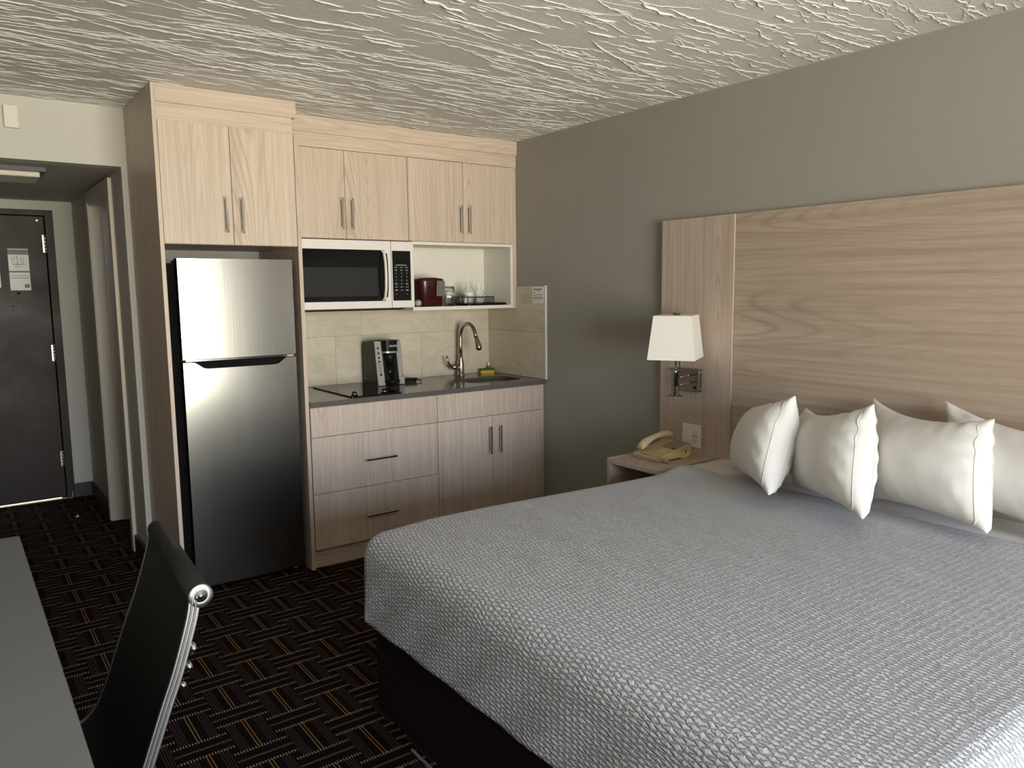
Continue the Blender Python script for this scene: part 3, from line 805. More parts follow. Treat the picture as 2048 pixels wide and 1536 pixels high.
def tile_notice():
    x = XR - .0105; r = empty('sink_notice', 'small white printed notice stuck on the marble tile above the sink', 'notice', (x, 3.822, 1.376))
    y0, y1, z0, z1 = 3.775, 3.889, 1.377, 1.482
    obj('sheet', MB().box(x - .001, x, y0, y1, z0, z1), PAPER, r)
    mb = MB(); X0, X1 = x - .0016, x - .0009
    H = z1 - z0; W = y1 - y0
    def ln(a, b, c, d): mb.box(X0, X1, y1 - b * W, y1 - a * W, z1 - d * H, z1 - c * H)
    ln(.15, .24, .12, .22); ln(.27, .85, .12, .18); ln(.4, .72, .21, .25); ln(.1, .27, .33, .37)
    for c, e in ((.46, .9), (.50, .85), (.6, .92), (.64, .9), (.68, .92), (.74, .86), (.86, .55)): ln(.1, e, c, c + .018)
    obj('printing', mb, LABELG, r)
tile_notice()

# ------------------------------------------------------------------ things in the open shelf
SZ = 1.3685
def shelf_things():
    b = empty('ice_bucket', 'maroon plastic ice bucket with lid in the open white shelf', 'bucket', (2.432, 4.19, SZ))
    prof = rrect(-.088, .088, -.075, .075, .05, 7)
    mb = MB(); P = []
    for z, s in ((.0005, .93), (.004, .96), (.15, 1.06)): P.append([(2.432 + p[0] * s, 4.19 + p[1] * s, SZ + z) for p in prof + prof[:1]])
    mb.grid(P); n = len(prof) + 1; mb.f.append(tuple(range(n - 2, -1, -1))); mb.sm.append(False)
    obj('bucket_body', mb, MAROON, b)
    mb = MB(); P = []
    for z, s in ((.1505, 1.08), (.16, 1.08), (.168, 1.03), (.176, .6), (.178, .1)): P.append([(2.432 + p[0] * s, 4.19 + p[1] * s, SZ + z) for p in prof + prof[:1]])
    mb.grid(P); obj('lid', mb, MAROON, b)
    M = Matrix.Translation((2.478, 4.105, SZ + .11)) @ Matrix.Rotation(math.radians(12), 4, 'Z') @ Matrix.Rotation(math.radians(4), 4, 'X')
    mb = MB(); mb.M = M; mb.prism(rrect(-.034, .034, -.048, .046, .008, 3), 'y', -.0012, 0)
    obj('hang_tag', mb, LABELG, b, label='grey hang tag')
    g = empty('drinking_glass', 'upturned drinking glass next to the ice bucket', 'glass', (2.553, 4.13, SZ))
    def gl(root, x, y):
        obj('glass_wall', MB().lathe([(.036, .0005), (.0375, .0005), (.0355, .06), (.031, .118), (.027, .122), (0, .122), (0, .106), (.026, .106), (.0305, .104), (.0338, .06), (.036, .0005)], (x, y, SZ), 24), GLASS, root)
    gl(g, 2.553, 4.13)
    g = empty('drinking_glass', 'upturned drinking glass beside the wire basket', 'glass', (2.605, 4.205, SZ)); gl(g, 2.605, 4.205)
    t = empty('serving_tray', 'flat black serving tray under the wire basket', 'tray', (2.82, 4.2, SZ))
    obj('tray_base', MB().prism(rrect(2.66, 2.975, 4.085, 4.345, .03, 5), 'z', SZ + .0005, SZ + .006), BLACK, t)
    rim = rrect(2.662, 2.973, 4.087, 4.343, .03, 5); obj('rim', MB().tube([(p[0], p[1], SZ + .009) for p in rim], .005, 8, closed=True), BLACK, t)
    k = empty('wire_basket', 'black wire basket of cups and sachets on the tray', 'basket', (2.78, 4.2, SZ + .007))
    bx0, bx1, by0, by1, bz0, bz1 = 2.655 + .02, 2.90, 4.12, 4.32, SZ + .0085, SZ + .052
    obj('rim', MB().tube([(p[0], p[1], bz1) for p in rrect(bx0, bx1, by0, by1, .02, 5)], .0028, 8, closed=True), BLACK, k)
    for q in (bx0 + .012, bx0 + .07, bx1 - .012): obj('corner_post', MB().tube([(q, by0 + .004, bz0), (q, by0, bz1)], .002, 6), BLACK, k)
    m = MB(); ins = .006
    for i in range(24):
        x = bx0 + .02 + i * (bx1 - bx0 - .04) / 23
        for y in (by0, by1): m.tube([(x, y + (.006 if y == by0 else -.006), bz0), (x, y, bz1)], .0007, 4, cap=False)
    for i in range(18):
        y = by0 + .02 + i * (by1 - by0 - .04) / 17
        for x in (bx0, bx1): m.tube([(x + (.006 if x == bx0 else -.006), y, bz0), (x, y, bz1)], .0007, 4, cap=False)
    for q in range(5):
        z = bz0 + q * (bz1 - bz0) / 5; s = .006 * (1 - q / 5)
        m.tube([(p[0], p[1], z) for p in rrect(bx0 + s, bx1 - s, by0 + s, by1 - s, .02, 4)], .0007, 4, closed=True)
    m.box(bx0 + .006, bx1 - .006, by0 + .006, by1 - .006, bz0 - .0005, bz0 + .0005)
    o = obj('wire_mesh', m, BLACK, k, fix=False); o['kind'] = 'stuff'
    def wrapcup(x, y, label, h=.085, tilt=0):
        c = empty('paper_cup', label, 'cup', (x, y, bz0 + .001), (tilt, 0, 0), 'wrapped cups in the wire basket')
        mb = MB(); n = 26; P = []
        for i, (r, z) in enumerate(((.028, .0), (.03, .02), (.034, .06), (.037, h), (.03, h + .004), (.0, h + .006))):
            P.append([(r * (1 + .05 * math.sin(5 * a * 6.283 + i)) * math.cos(a * 6.283), r * (1 + .05 * math.sin(5 * a * 6.283 + i)) * math.sin(a * 6.283), z) for a in [q / n for q in range(n + 1)]])
        mb.grid(P); obj('cup', mb, PAPER, c, local=True)
        mb = MB(); P = []
        for i, (r, z) in enumerate(((.0385, .03), (.0405, .06), (.042, h), (.03, h + .02), (.012, h + .035), (.02, h + .062))):
            P.append([(r * (1 + .14 * math.sin(7 * a * 6.283 + i * 2)) * math.cos(a * 6.283), r * (1 + .14 * math.sin(7 * a * 6.283 + i * 2)) * math.sin(a * 6.283), z + .004 * math.sin(9 * a * 6.283)) for a in [q / n for q in range(n + 1)]])
        mb.grid(P); obj('plastic_wrap', mb, FILM, c, local=True, fix=False)
    wrapcup(2.745, 4.2, 'white cup in clear plastic wrap, left one in the wire basket', .07)
    wrapcup(2.835, 4.215, 'white cup in clear plastic wrap, right one in the wire basket', .06)
    for i, (x, y, lab) in enumerate(((2.692, 4.15, 'black-lidded coffee pod at the left front of the wire basket'), (2.699, 4.215, 'black-lidded coffee pod at the left back of the wire basket'))):
        c = empty('coffee_pod', lab, 'coffee pod', (x, y, bz0 + .001), group='coffee pods in the wire basket')
        obj('pod_cup', MB().lathe([(.014, 0), (.018, .048)], (x, y, bz0 + .001), 20), PAPER, c)
        obj('pod_lid', MB().lathe([(.0205, .0485), (.0205, .051), (.0, .0515)], (x, y, bz0 + .001), 20), BLACK, c)
    c = empty('wrapped_soap', 'black and white checked soap wrapper by the bucket, at the microwave', 'soap', (2.312, 4.095, SZ))
    P = []; mb = MB()
    for i in range(9):
        a = -math.pi / 2 + math.pi * i / 8; r = .021 * max(.02, math.cos(a)) ; P.append([(2.313 + r * math.cos(q / 16 * 6.2832), 4.094 + r * math.sin(q / 16 * 6.2832), SZ + .0225 + .021 * math.sin(a)) for q in range(17)])
    mb.grid(P); obj('wrapper', mb, COVERP, c)
    mk = MB()
    for i in range(5):
        for j in range(7):
            a = -1.0 + i * .45; q = math.pi * 1.5 + (j - 3) * .34 + (i % 2) * .17; r = .0216
            mk.lathe([(.0, .0), (.0028, .0)], (2.313 + r * math.cos(a) * math.cos(q), 4.094 + r * math.cos(a) * math.sin(q), SZ + .0225 + r * math.sin(a)), 6, 'y')
    obj('check_marks', mk, BLACK, c, fix=False)
shelf_things()

# ------------------------------------------------------------------ refrigerator
def fridge():
    x0, x1, Y = .892, 1.441, 3.828
    t = empty('refrigerator', 'stainless steel top-freezer refrigerator standing in the oak surround', 'refrigerator', ((x0 + x1) / 2, 4.1, 0))
    obj('body', MB().box(x0 + .004, x1 - .004, Y + .062, YB - .03, .035, 1.612), BLACK, t, bevel=.004)
    def doorm(z0, z1, dip=False):
        """gently bowed steel front"""
        mb = MB(); n = 30; P = []
        prof = []
        for i in range(n + 1):
            u = i / n * 2 - 1; x = (x0 + x1) / 2 + u * (x1 - x0) / 2
            prof.append((x, Y + .003 * abs(u) ** 2.2))
        zs = [z0, z1 - .001] if not dip else None
        if not dip:
            mb.grid([[(x, y, z) for z in (z0, z1)] for x, y in prof])
        else:
            def top(x):
                s = min(max((x - (x0 + .045)) / .06, 0), 1) * min(max(((x1 - .045) - x) / .06, 0), 1)
                s = s * s * (3 - 2 * s); return z1 - .033 * s
            mb.grid([[(x, y, z) for z in (z0, z0 + .5, top(x))] for x, y in prof])
        return mb
    f = obj('freezer_door', doorm(1.152, 1.628), STEEL, t, fix=True)
    d = obj('fresh_food_door', doorm(.03, 1.138, True), STEEL, t)
    obj('door_edge', MB().box(x0, x1, Y + .011, Y + .058, 1.152, 1.6285), MATTE, f)
    obj('door_edge', MB().box(x0, x1, Y + .022, Y + .058, .03, 1.1385).box(x0, x0 + .012, Y + .0105, Y + .022, .03, 1.1375).box(x1 - .012, x1, Y + .0105, Y + .022, .03, 1.1375).box(x0 + .012, x1 - .012, Y + .0105, Y + .022, .03, 1.09), MATTE, d)
    obj('handle_trim', MB().box(x0 + .012, x1 - .045, Y + .004, Y + .02, 1.1415, 1.1505), CHROME, t, bevel=.001)
    obj('hinge', MB().box(x1 - .06, x1 - .01, Y + .006, Y + .05, 1.1395, 1.151), DNICKEL, t, bevel=.001)
    obj('hinge_cover', MB().box(x0 + .002, x0 + .05, Y + .02, Y + .13, 1.6125, 1.622), BLACK, t, bevel=.003)
    for x in (x0 + .03, x1 - .03):
        obj('foot', MB().lathe([(.018, .0), (.018, .008), (.01, .01), (.01, .036)], (x, Y + .07, .0), 16), NICKEL, t)
        obj('foot', MB().lathe([(.015, 0), (.015, .010), (.008, .011), (.008, .04)], (x, 4.3, 0), 12), NICKEL, t)
    # emblem: ring with an L-shaped stroke and a dot, then the maker's letters
    cx, z, yy = 1.3465, 1.5738, Y + .0035
    mb = MB(); mb.tube([(cx + .0098 * math.cos(q), yy, z + .0098 * math.sin(q)) for q in [k / 28 * 6.2832 for k in range(5, 28)]], .0011, 6)
    mb.box(cx - .0008, cx + .0008, yy - .001, yy + .001, z - .005, z + .0045).box(cx - .0008, cx + .004, yy - .001, yy + .001, z - .005, z - .0034).box(cx + .0, cx + .0098, yy - .001, yy + .001, z - .0008, z + .0008)
    mb.lathe([(.0016, 0), (.0016, -.001)], (cx - .0042, yy, z + .0035), 10, 'y')
    obj('emblem', mb, CHROME, f)
    obj('lettering', text_mb('LG', .026, face_my(cx + .034, yy, z), .0006), CHROME, f, fix=False)
fridge()

# ------------------------------------------------------------------ headboard, nightstand, lamp
HX = 3.0
def headboard():
    t = empty('headboard', 'wide wall-mounted oak laminate headboard behind the bed', 'headboard', (3.02, 1.43, .25))
    obj('centre_panel', MB().box(HX + .008, XR - .001, .552, 2.318, .25, 1.806), WOODY, t, bevel=.0008, segs=1)
    obj('side_panel', MB().box(HX, XR - .001, 2.3195, 2.770, .25, 1.806), WOODS, t, bevel=.0008, segs=1)
    obj('side_panel', MB().box(HX, XR - .001, .10, .5505, .25, 1.806), WOODS, t, bevel=.0008, segs=1)
headboard()
NZ = .637
def nightstand():
    t = empty('nightstand', 'small open oak nightstand fixed to the headboard beside the bed', 'nightstand', (2.79, 2.56, .33))
    x0, x1, y0, y1 = 2.583, HX - .001, 2.389, 2.712
    obj('top', MB().box(x0, x1, y0, y1 - .0005, NZ - .025, NZ), WOODS, t, bevel=.001, segs=1)
    obj('side_panel', MB().box(x0 + .001, x1, y1, y1 + .019, .33, NZ + .001), WOODS, t, bevel=.001, segs=1)
    obj('side_panel', MB().box(x0 + .001, x1, y0, y0 + .019, .33, NZ - .0255), WOODS, t, bevel=.001, segs=1)
    obj('bottom', MB().box(x0 + .001, x1, y0 + .0195, y1 - .0005, .33, .35), WOODS, t, bevel=.001, segs=1)
    obj('back', MB().box(x1 - .012, x1, y0 + .0195, y1 - .0005, .3505, NZ - .0255), WOODS, t)
nightstand()
def outlet():
    t = empty('outlet_plate', 'white two-gang wall plate with switch and socket on the headboard, above the phone', 'outlet', (HX, 2.55, .668))
    x = HX - .006
    obj('plate', MB().box(x, HX, 2.490, 2.610, .667, .783), OUTLET, t, bevel=.003)
    obj('switch_rocker', MB().prism([(x - .004, .693), (x, .693), (x, .757), (x - .0015, .757)], 'y', 2.558, 2.592), OUTLET, t, bevel=.001)
    s = obj('socket', MB().box(x - .0022, x, 2.507, 2.542, .691, .759), OUTLET, t, bevel=.001)
    mb = MB()
    for zc in (.744, .706):
        for yy in (2.531, 2.518): mb.box(x - .0028, x - .002, yy - .001, yy + .001, zc - .005, zc + .005)
        mb.box(x - .0028, x - .002, 2.522, 2.527, zc - .013, zc - .009)
    for yy in (2.5335, 2.5155): mb.box(x - .0028, x - .002, yy - .0022, yy + .0022, .719, .730)
    obj('slots', mb, BLACK, s)
outlet()
def lamp():
    t = empty('wall_lamp', 'nickel swing-arm wall lamp with white tapered shade on the headboard', 'lamp', (HX, 2.56, 1.0))
    obj('back_plate', MB().box(HX - .025, HX, 2.494, 2.634, .952, 1.066), DNICKEL, t, bevel=.002)
    for z in (1.05, .968): obj('screw', MB().lathe([(.004, 0), (.003, -.002)], (HX - .012, 2.494, z), 10, 'y'), CHROME, t)
    obj('rocker_switch', MB().box(HX - .0275, HX - .024, 2.51, 2.526, .966, .98), BLACK, t)
    px, py = 2.80, 2.488
    for z in (1.042, 1.005):
        obj('arm', MB().tube([(HX - .02, 2.512, z - .001), (2.90, 2.497, z), (px + .012, py - .014, z)], .0042, 10).lathe([(.0055, -.004), (.006, 0), (.0055, .004)], (2.90, 2.497, z), 12, 'x'), NICKEL, t)
    R = Matrix.Translation((px, py, 0)) @ Matrix.Rotation(math.radians(-59), 4, 'Z')
    def rb(*bx):
        m = MB(); m.M = R
        for b in bx: m.box(*b)
        return m
    obj('bracket', rb((-.021, -.006, -.004, .014, .955, 1.077), (.006, .018, -.018, .004, .955, 1.0), (-.033, .033, -.02, .02, 1.077, 1.083), (-.033, .033, -.02, .02, .949, .955)), DNICKEL, t, bevel=.0008, segs=1)
    obj('dimmer', rb((.002, .016, -.022, -.006, 1.002, 1.067)), BLACK, t, bevel=.001)
    m = MB().tube([(px, py, .955), (px, py, 1.15)], .0052, 12); obj('stem', m, CHROME, t)
    obj('ball', MB().lathe([(.0001, -.0075), (.005, -.0055), (.0075, 0), (.005, .0055), (.0001, .0075)], (px, py, .941), 16), CHROME, t)
    obj('finial', MB().box(px - .013, px + .013, py - .013, py + .013, 1.338, 1.35), DNICKEL, t)
    # square tapered shade, open top and bottom: cloth wall with thickness
    def ring(sx, sy, z): return [tuple(R @ Vector(p)) for p in ((-sx, -sy, z), (sx, -sy, z), (sx, sy, z), (-sx, sy, z), (-sx, -sy, z))]
    z0, z1 = 1.133, 1.338
    A = (.110, .130); B = (.088, .104)
    th = .003
    P = [ring(A[0], A[1], z0), ring(B[0], B[1], z1), ring(B[0] - th, B[1] - th, z1), ring(A[0] - th, A[1] - th, z0), ring(A[0], A[1], z0)]
    s = obj('shade', MB().grid(P, smooth=False), SHADE, t)
    q = MB(); q.M = R
    q.tube([(-B[0] + .003, 0, z1 - .012), (B[0] - .003, 0, z1 - .012)], .002, 6).tube([(0, -B[1] + .003, z1 - .012), (0, B[1] - .003, z1 - .012)], .002, 6)
    obj('spider', q, DNICKEL, s)
    obj('bulb', MB().lathe([(.012, 1.15), (.014, 1.18), (.028, 1.215), (.03, 1.24), (.022, 1.268), (.0001, 1.28)], (px, py, 0), 20), OUTLET, t)
    m = MB().tube([(px + .012, py - .012, 1.12), (px + .014, py - .013, 1.095), (px + .013, py - .014, 1.068)], .0022, 6); obj('lamp_cord', m, BLACK, t)
lamp()

def phone():
    t = empty('telephone', 'beige corded desk telephone on the nightstand', 'telephone', (2.815, 2.575, NZ), (0, 0, math.radians(-8)))
    # local frame: +x towards the headboard (back of the phone), +y to the phone's left
    W = .088; D0, D1 = -.085, .105
    prof = [(D0, .006), (D1 - .02, .006), (D1 - .02, .0), (D1, .0), (D1, .068), (D1 - .01, .072), (D0, .026)]
    prof = [(D0, .001), (D1 - .012, .012), (D1, .03), (D1, .066), (D1 - .012, .071), (D0 + .004, .027), (D0, .024)]
    b = obj('base', MB().prism(prof, 'y', -W, W), PHONE, t, local=True, bevel=.004)
    obj('foot', MB().box(D1 - .06, D1 - .015, -W + .006, W - .006, .0005, .03), PHONE, t, local=True, bevel=.002)
    sl = math.atan2(.071 - .027, D1 - .012 - D0 - .004)
    M = Matrix.Translation((D0 + .004, 0, .027)) @ Matrix.Rotation(-sl, 4, 'Y')
    q = MB(); q.M = M; q.box(.085, .182, -W + .006, W - .07, .0003, .0025); obj('faceplate', q, CARD, b, local=True, bevel=.001, segs=1, label='grey-brown faceplate')
    q = MB(); q.M = M
    for i in range(4):
        for j in range(3): q.box(.022 + i * .0155, .032 + i * .0155, -.062 + j * .0185, -.048 + j * .0185, .0003, .004)
    obj('keypad', q, PHONE2, b, local=True, bevel=.001, segs=1)
    q = MB(); q.M = M; q.box(.088, .1, -W + .012, -W + .03, .0024, .0034); obj('redial_key', q, BLACK, b, local=True)
    q = MB(); q.box(D1 - .04, D1 - .033, -W - .0008, -W + .001, .028, .042); obj('jack', q, BLACK, b, local=True)
    # handset: thick ends, arched grip, lies along the left side of the base
    P = []; n = 14
    st = [(-.01, .022, .016), (.0, .024, .024), (.02, .024, .029), (.04, .022, .024), (.07, .02, .0165), (.1, .0195, .0155), (.13, .02, .0165), (.155, .022, .022), (.172, .023, .026), (.19, .023, .022), (.198, .02, .014)]
    for s, w, hh in st:
        arch = .03 + .024 * math.sin(math.pi * min(max((s + .01) / .208, 0), 1))
        P.append([(s, .0 + w * math.cos(k / n * 6.2832), arch - .006 + hh * .8 * math.sin(k / n * 6.2832)) for k in range(n + 1)])
    q = MB(); q.M = Matrix.Translation((0, W - .026, -.004)) @ M; q.grid(P)
    m = n + 1; q.f.append(tuple(range(n))); q.sm.append(False); q.f.append(tuple((len(P) - 1) * m + k for k in range(n))); q.sm.append(False)
    obj('handset', q, PHONE2, t, local=True, subsurf=1)
    # coiled cord
    path = [(-.085, .072, .02), (-.108, .08, .0132), (-.122, .06, .0132), (-.122, .02, .0132), (-.116, -.02, .0132), (-.112, -.06, .0132), (-.106, -.09, .0132), (-.09, -.116, .0132), (-.075, -.128, .0132)]
    path = [Vector(p) for p in path]; pts = []; N = 330
    for i in range(N):
        s = i / (N - 1) * (len(path) - 1); k = min(int(s), len(path) - 2); f = s - k
        p = path[k].lerp(path[k + 1], f); d = (path[min(k + 1, len(path) - 1)] - path[k]).normalized()
        a = Vector((0, 0, 1)); c = d.cross(a).normalized(); r = .0098 * min(1, i / 25)
        q2 = i / N * 2 * math.pi * 21
        pts.append(p + a * (r * math.sin(q2)) + c * (r * math.cos(q2)))
    obj('coiled_cord', MB().tube(pts, .0025, 6), CORDC, t, local=True, label='tan coiled cord')
phone()

# ------------------------------------------------------------------ bed
BX0, BX1, BY0, BY1 = 1.077, 2.998, .48, 2.385       # foot, head, near side, far side
ZX = [1.0, 1.1, 1.2, 1.33, 1.58, 1.87, 2.5, 2.62, 2.75, 3.0]
ZV = [.645, .648, .652, .66, .661, .657, .645, .65, .645, .643]
def bed_z(x, y):
    return float(np.interp(x, ZX, ZV)) + .004 * math.sin(3.1 * x + 1) * math.sin(2.3 * y)
def drape(X, Y, r, zoff, hem, flare, head_open=True):
    xi, y0i, y1i = BX0 + r, BY0 + r, BY1 - r
    ex = min(X - xi, 0); ey = Y - y1i if Y > y1i else (Y - y0i if Y < y0i else 0)
    L = max(abs(ex), abs(ey)); ix, iy = max(X, xi), min(max(Y, y0i), y1i)
    z0 = bed_z(ix, iy) + zoff
    if L < 1e-9: return (ix, iy, z0)
    n = math.hypot(ex, ey); dx, dy = ex / n, ey / n
    q = r * math.pi / 2
    if L <= q: hh, vv = r * math.sin(L / r), r * (1 - math.cos(L / r))
    else: hh, vv = r + flare * (L - q) + .002 * math.sin(26 * (X + Y)) * min(1, (L - q) / .1), r + (L - q)
    return (ix + dx * hh, iy + dy * hh, z0 - vv)
def bed():
    t = empty('bed', 'king bed with dark upholstered base against the oak headboard', 'bed', (2.05, 1.43, 0))
    obj('bed_base', MB().box(1.125, BX1, BY0 + .03, BY1 - .03, .0, .3), BEDBASE, t, bevel=.012)
    obj('mattress', MB().box(BX0 + .02, BX1, BY0 + .02, BY1 - .02, .301, .6), SHEET, t, bevel=.05, segs=4)
    # fitted sheet seen at the head
    mb = MB(); rows = []
    for i in range(18):
        X = 2.68 + (2.997 - 2.68) * i / 17; row = []
        for j in range(80):
            Y = BY0 - .1 + (BY1 + .1 - BY0 + .1) * j / 79; p = drape(X, Y, .03, -.006, .3, 0)
            row.append((p[0], p[1], p[2] + .002 * math.sin(40 * X + 9 * Y)))
        rows.append(row)
    mb.grid(rows); s = obj('bed_sheet', mb, SHEET, loc=(2.85, 1.43, .6), fix=False); tag(s, 'plain white sheet showing at the head of the bed under the pillows', 'sheet')
    r = .085; hem = .335; drop = r * math.pi / 2 + (.65 - r - hem)
    nx, ny = 150, 190
    XS = np.linspace(BX0 + r - drop, 2.745, nx); YS = np.linspace(BY0 + r - drop, BY1 - r + drop, ny)
    mb = MB(); rows = []; uv = []
    for i, X in enumerate(XS):
        row = []
        for j, Y in enumerate(YS):
            p = list(drape(X, Y, r, 0, hem, .03))
            # loose ripples of the quilt
            if X > 2.5 and Y > 2.1: p[2] += .018 * math.exp(-((X - 2.66) / .07) ** 2 - ((Y - 2.31) / .09) ** 2)
            edge = min(1, max(0, (X - 2.70) / .045)); p[2] -= .010 * edge ** 2
            if i == 0: p[0] += .02; p[2] += .003
            row.append(tuple(p)); uv.append((X, Y))
        rows.append(row)
    mb.grid(rows); mb.uv = uv
    c = obj('coverlet', mb, COVER, loc=(1.9, 1.43, .65), fix=False)
    so = c.modifiers.new('solid', 'SOLIDIFY'); so.thickness = .008; so.offset = -1
    tag(c, 'white crinkled matelasse coverlet spread over the king bed', 'coverlet')
    tag(obj('floor_strip', MB().box(1.094, 1.102, 1.80, 2.06, .0, .010), GREYST, loc=(1.09, 1.93, 0), bevel=.003), 'thin pale strip on the carpet along the foot of the bed base', 'strip')
bed()

def sim_pillow(seed, nu=34, nv=34, w=.58, h=.56, steps=320, press=.0011):
    """two sewn cloth squares blown up with simple position-based dynamics; returns grids"""
    R = np.random.default_rng(seed)
    U, V = np.meshgrid(np.linspace(-1, 1, nu + 1), np.linspace(-1, 1, nv + 1), indexing='ij')
    ida = np.arange((nu + 1) * (nv + 1)).reshape(nu + 1, nv + 1); idb = ida.copy(); c = ida.size
    idb[1:-1, 1:-1] = c + np.arange((nu - 1) * (nv - 1)).reshape(nu - 1, nv - 1)
    N = c + (nu - 1) * (nv - 1); P = np.zeros((N, 3))
    bul = (1 - U ** 2) * (1 - V ** 2)
    for idx, s in ((ida, 1), (idb, -1)):
        P[idx, 0] = U * w / 2; P[idx, 1] = V * h / 2
    for idx, s in ((ida, 1), (idb, -1)): P[idx[1:-1, 1:-1], 2] = s * (.02 * bul[1:-1, 1:-1] + R.normal(0, .0015, (nu - 1, nv - 1)))
    dx, dy = w / nu, h / nv; dd = math.hypot(dx, dy)
    batches = []
    for idx in (ida, idb):
        for p in (0, 1):
            batches.append((idx[p:-1:2, :].ravel(), idx[p + 1::2, :].ravel()[:idx[p:-1:2, :].size], dx))
            batches.append((idx[:, p:-1:2].ravel(), idx[:, p + 1::2].ravel()[:idx[:, p:-1:2].size], dy))
            batches.append((idx[p:-1:2, :-1].ravel(), idx[p + 1::2, 1:][:idx[p:-1:2, :-1].shape[0]].ravel(), dd))
            batches.append((idx[p:-1:2, 1:].ravel(), idx[p + 1::2, :-1][:idx[p:-1:2, 1:].shape[0]].ravel(), dd))
    prev = P.copy()
    for it in range(steps):
        vel = (P - prev) * .9; prev = P.copy(); P = P + vel
        nor = np.zeros_like(P)
        for idx, s in ((ida, 1), (idb, -1)):
            G = P[idx]; gx = np.gradient(G, axis=0); gy = np.gradient(G, axis=1); n = np.cross(gx, gy) * s
            n /= (np.linalg.norm(n, axis=2, keepdims=True) + 1e-9); nor[idx[1:-1, 1:-1]] = n[1:-1, 1:-1]
        P = P + nor * press * min(1, it / 60) 
        P[:, 2] *= .9985
        for a, b, L in batches:
            d = P[b] - P[a]; l = np.linalg.norm(d, axis=1, keepdims=True) + 1e-9
            k = np.where(l > L, .5, .16); corr = d * ((l - L) / l) * k
            P[a] += corr; P[b] -= corr
    return P, ida, idb, U, V
def pillow(corners, label, seed, depth, flip=1):
    """corners: base far, base near, top far, top near (world); width runs far -> near"""
    P, ia, ib, U, V = SIMS[seed]
    bf, bn, tf, tn = [np.array(c) for c in corners]
    nrm = np.cross(bn - bf, tf - bf); nrm /= np.linalg.norm(nrm)
    zmax = np.abs(P[:, 2]).max()
    hx = np.abs(P[ia[0, 0], 0]); hy = np.abs(P[ia[0, 0], 1])
    u = P[:, 0] / hx; v = P[:, 1] / hy * flip
    R = np.random.default_rng(seed * 7 + len(label))
    z = P[:, 2] / zmax * depth
    # hem lines sag between the corners, the lower near corner is tucked blunt
    u2 = u * (1 - .07 * (1 - v ** 2)); v2 = v * (1 - np.where(v > 0, .17, .05) * (1 - u ** 2))
    k = (np.clip(u - .6, 0, 1) * np.clip(-v - .6, 0, 1) / .16) ** .8
    u2 = u2 - .20 * k; v2 = v2 + .04 * k
    # slack cloth: soft dents and gathers running in from the hems
    for _ in range(14):
        cu, cv, rad, am = R.uniform(-.8, .8), R.uniform(-.8, .8), R.uniform(.15, .4), R.normal(0, .0055)
        z = z + np.sign(P[:, 2]) * am * np.exp(-((u - cu) ** 2 + (v - cv) ** 2) / rad ** 2) * (1 - u ** 2).clip(0) * (1 - v ** 2).clip(0)
    ph = R.uniform(0, 6, 4)
    gather = np.abs(v) ** 4 * np.sin(19 * u + 3 * np.sin(2.3 * u + ph[0]) + ph[1] + 5 * v) + np.abs(u) ** 5 * np.sin(15 * v + 3 * np.sin(2.1 * v + ph[2]) + ph[3] + 4 * u)
    z = z + (.0065 + .004 * (v > .2)) * gather * ((1 - u ** 2) * (1 - v ** 2) * 9).clip(0, 1)
    a = (u2 + 1) / 2; b = (v2 + 1) / 2; a_, b_ = a[:, None], b[:, None]
    Q = (1 - a_) * (1 - b_) * bf + a_ * (1 - b_) * bn + (1 - a_) * b_ * tf + a_ * b_ * tn + nrm * z[:, None]
    # rests on the bed: no vertex below its surface
    zb = np.array([bed_z(x, y) for x, y in Q[:, :2]]) - .001
    Q[:, 2] = np.maximum(Q[:, 2], zb + .002)
    Q[:, 0] = np.minimum(Q[:, 0], HX + .006)
    c = (bf + bn) / 2
    t = empty('pillow', label, 'pillow', (float(c[0]), float(c[1]), float(c[2])), group='pillows against the headboard')
    mb = MB(); mb.v = [tuple(q) for q in Q]
    for idx, s in ((ia, 1), (ib, -1)):
        for i in range(idx.shape[0] - 1):
            for j in range(idx.shape[1] - 1):
                f = (idx[i, j], idx[i + 1, j], idx[i + 1, j + 1], idx[i, j + 1]); mb.f.append(tuple(int(k) for k in (f if s > 0 else f[::-1]))); mb.sm.append(True)
    o = obj('pillowcase', mb, PILLOW, t, subsurf=1)
    # stitched hem of the open end, a raised line on both faces
    n = ia.shape[0] - 1; inv = Vector(c)
    for idx, sg in ((ia, 1), (ib, -1)):
        pts = [Vector(Q[idx[n - 3, k]] + nrm * sg * .0006) for k in range(2, idx.shape[1] - 4)]
        obj('hem_seam', MB().tube(pts, .0012, 6), PILLOW, t)
    return t
import time as _t
SIMS = {k: sim_pillow(k) for k in (1, 2, 3)}
pillow(((2.80, 2.16, .66), (2.385, 1.70, .648), (2.945, 2.02, .985), (2.645, 1.735, 1.05)), 'white pillow nearest the phone, turned almost edge-on', 1, .122)
pillow(((2.74, 1.80, .66), (2.36, 1.325, .648), (2.945, 1.845, .985), (2.655, 1.42, 1.052)), 'white pillow second from the nightstand, with two pointed top corners', 2, .12)
pillow(((2.79, 1.53, .66), (2.53, 1.03, .648), (2.95, 1.535, 1.055), (2.775, 1.07, 1.028)), 'white pillow third from the nightstand, broad face towards the foot of the bed', 3, .12)
pillow(((2.84, 1.22, .655), (2.74, .74, .65), (2.955, 1.33, 1.05), (2.88, .82, 1.04)), 'white pillow cut off by the right edge of the photo', 1, .095, -1)

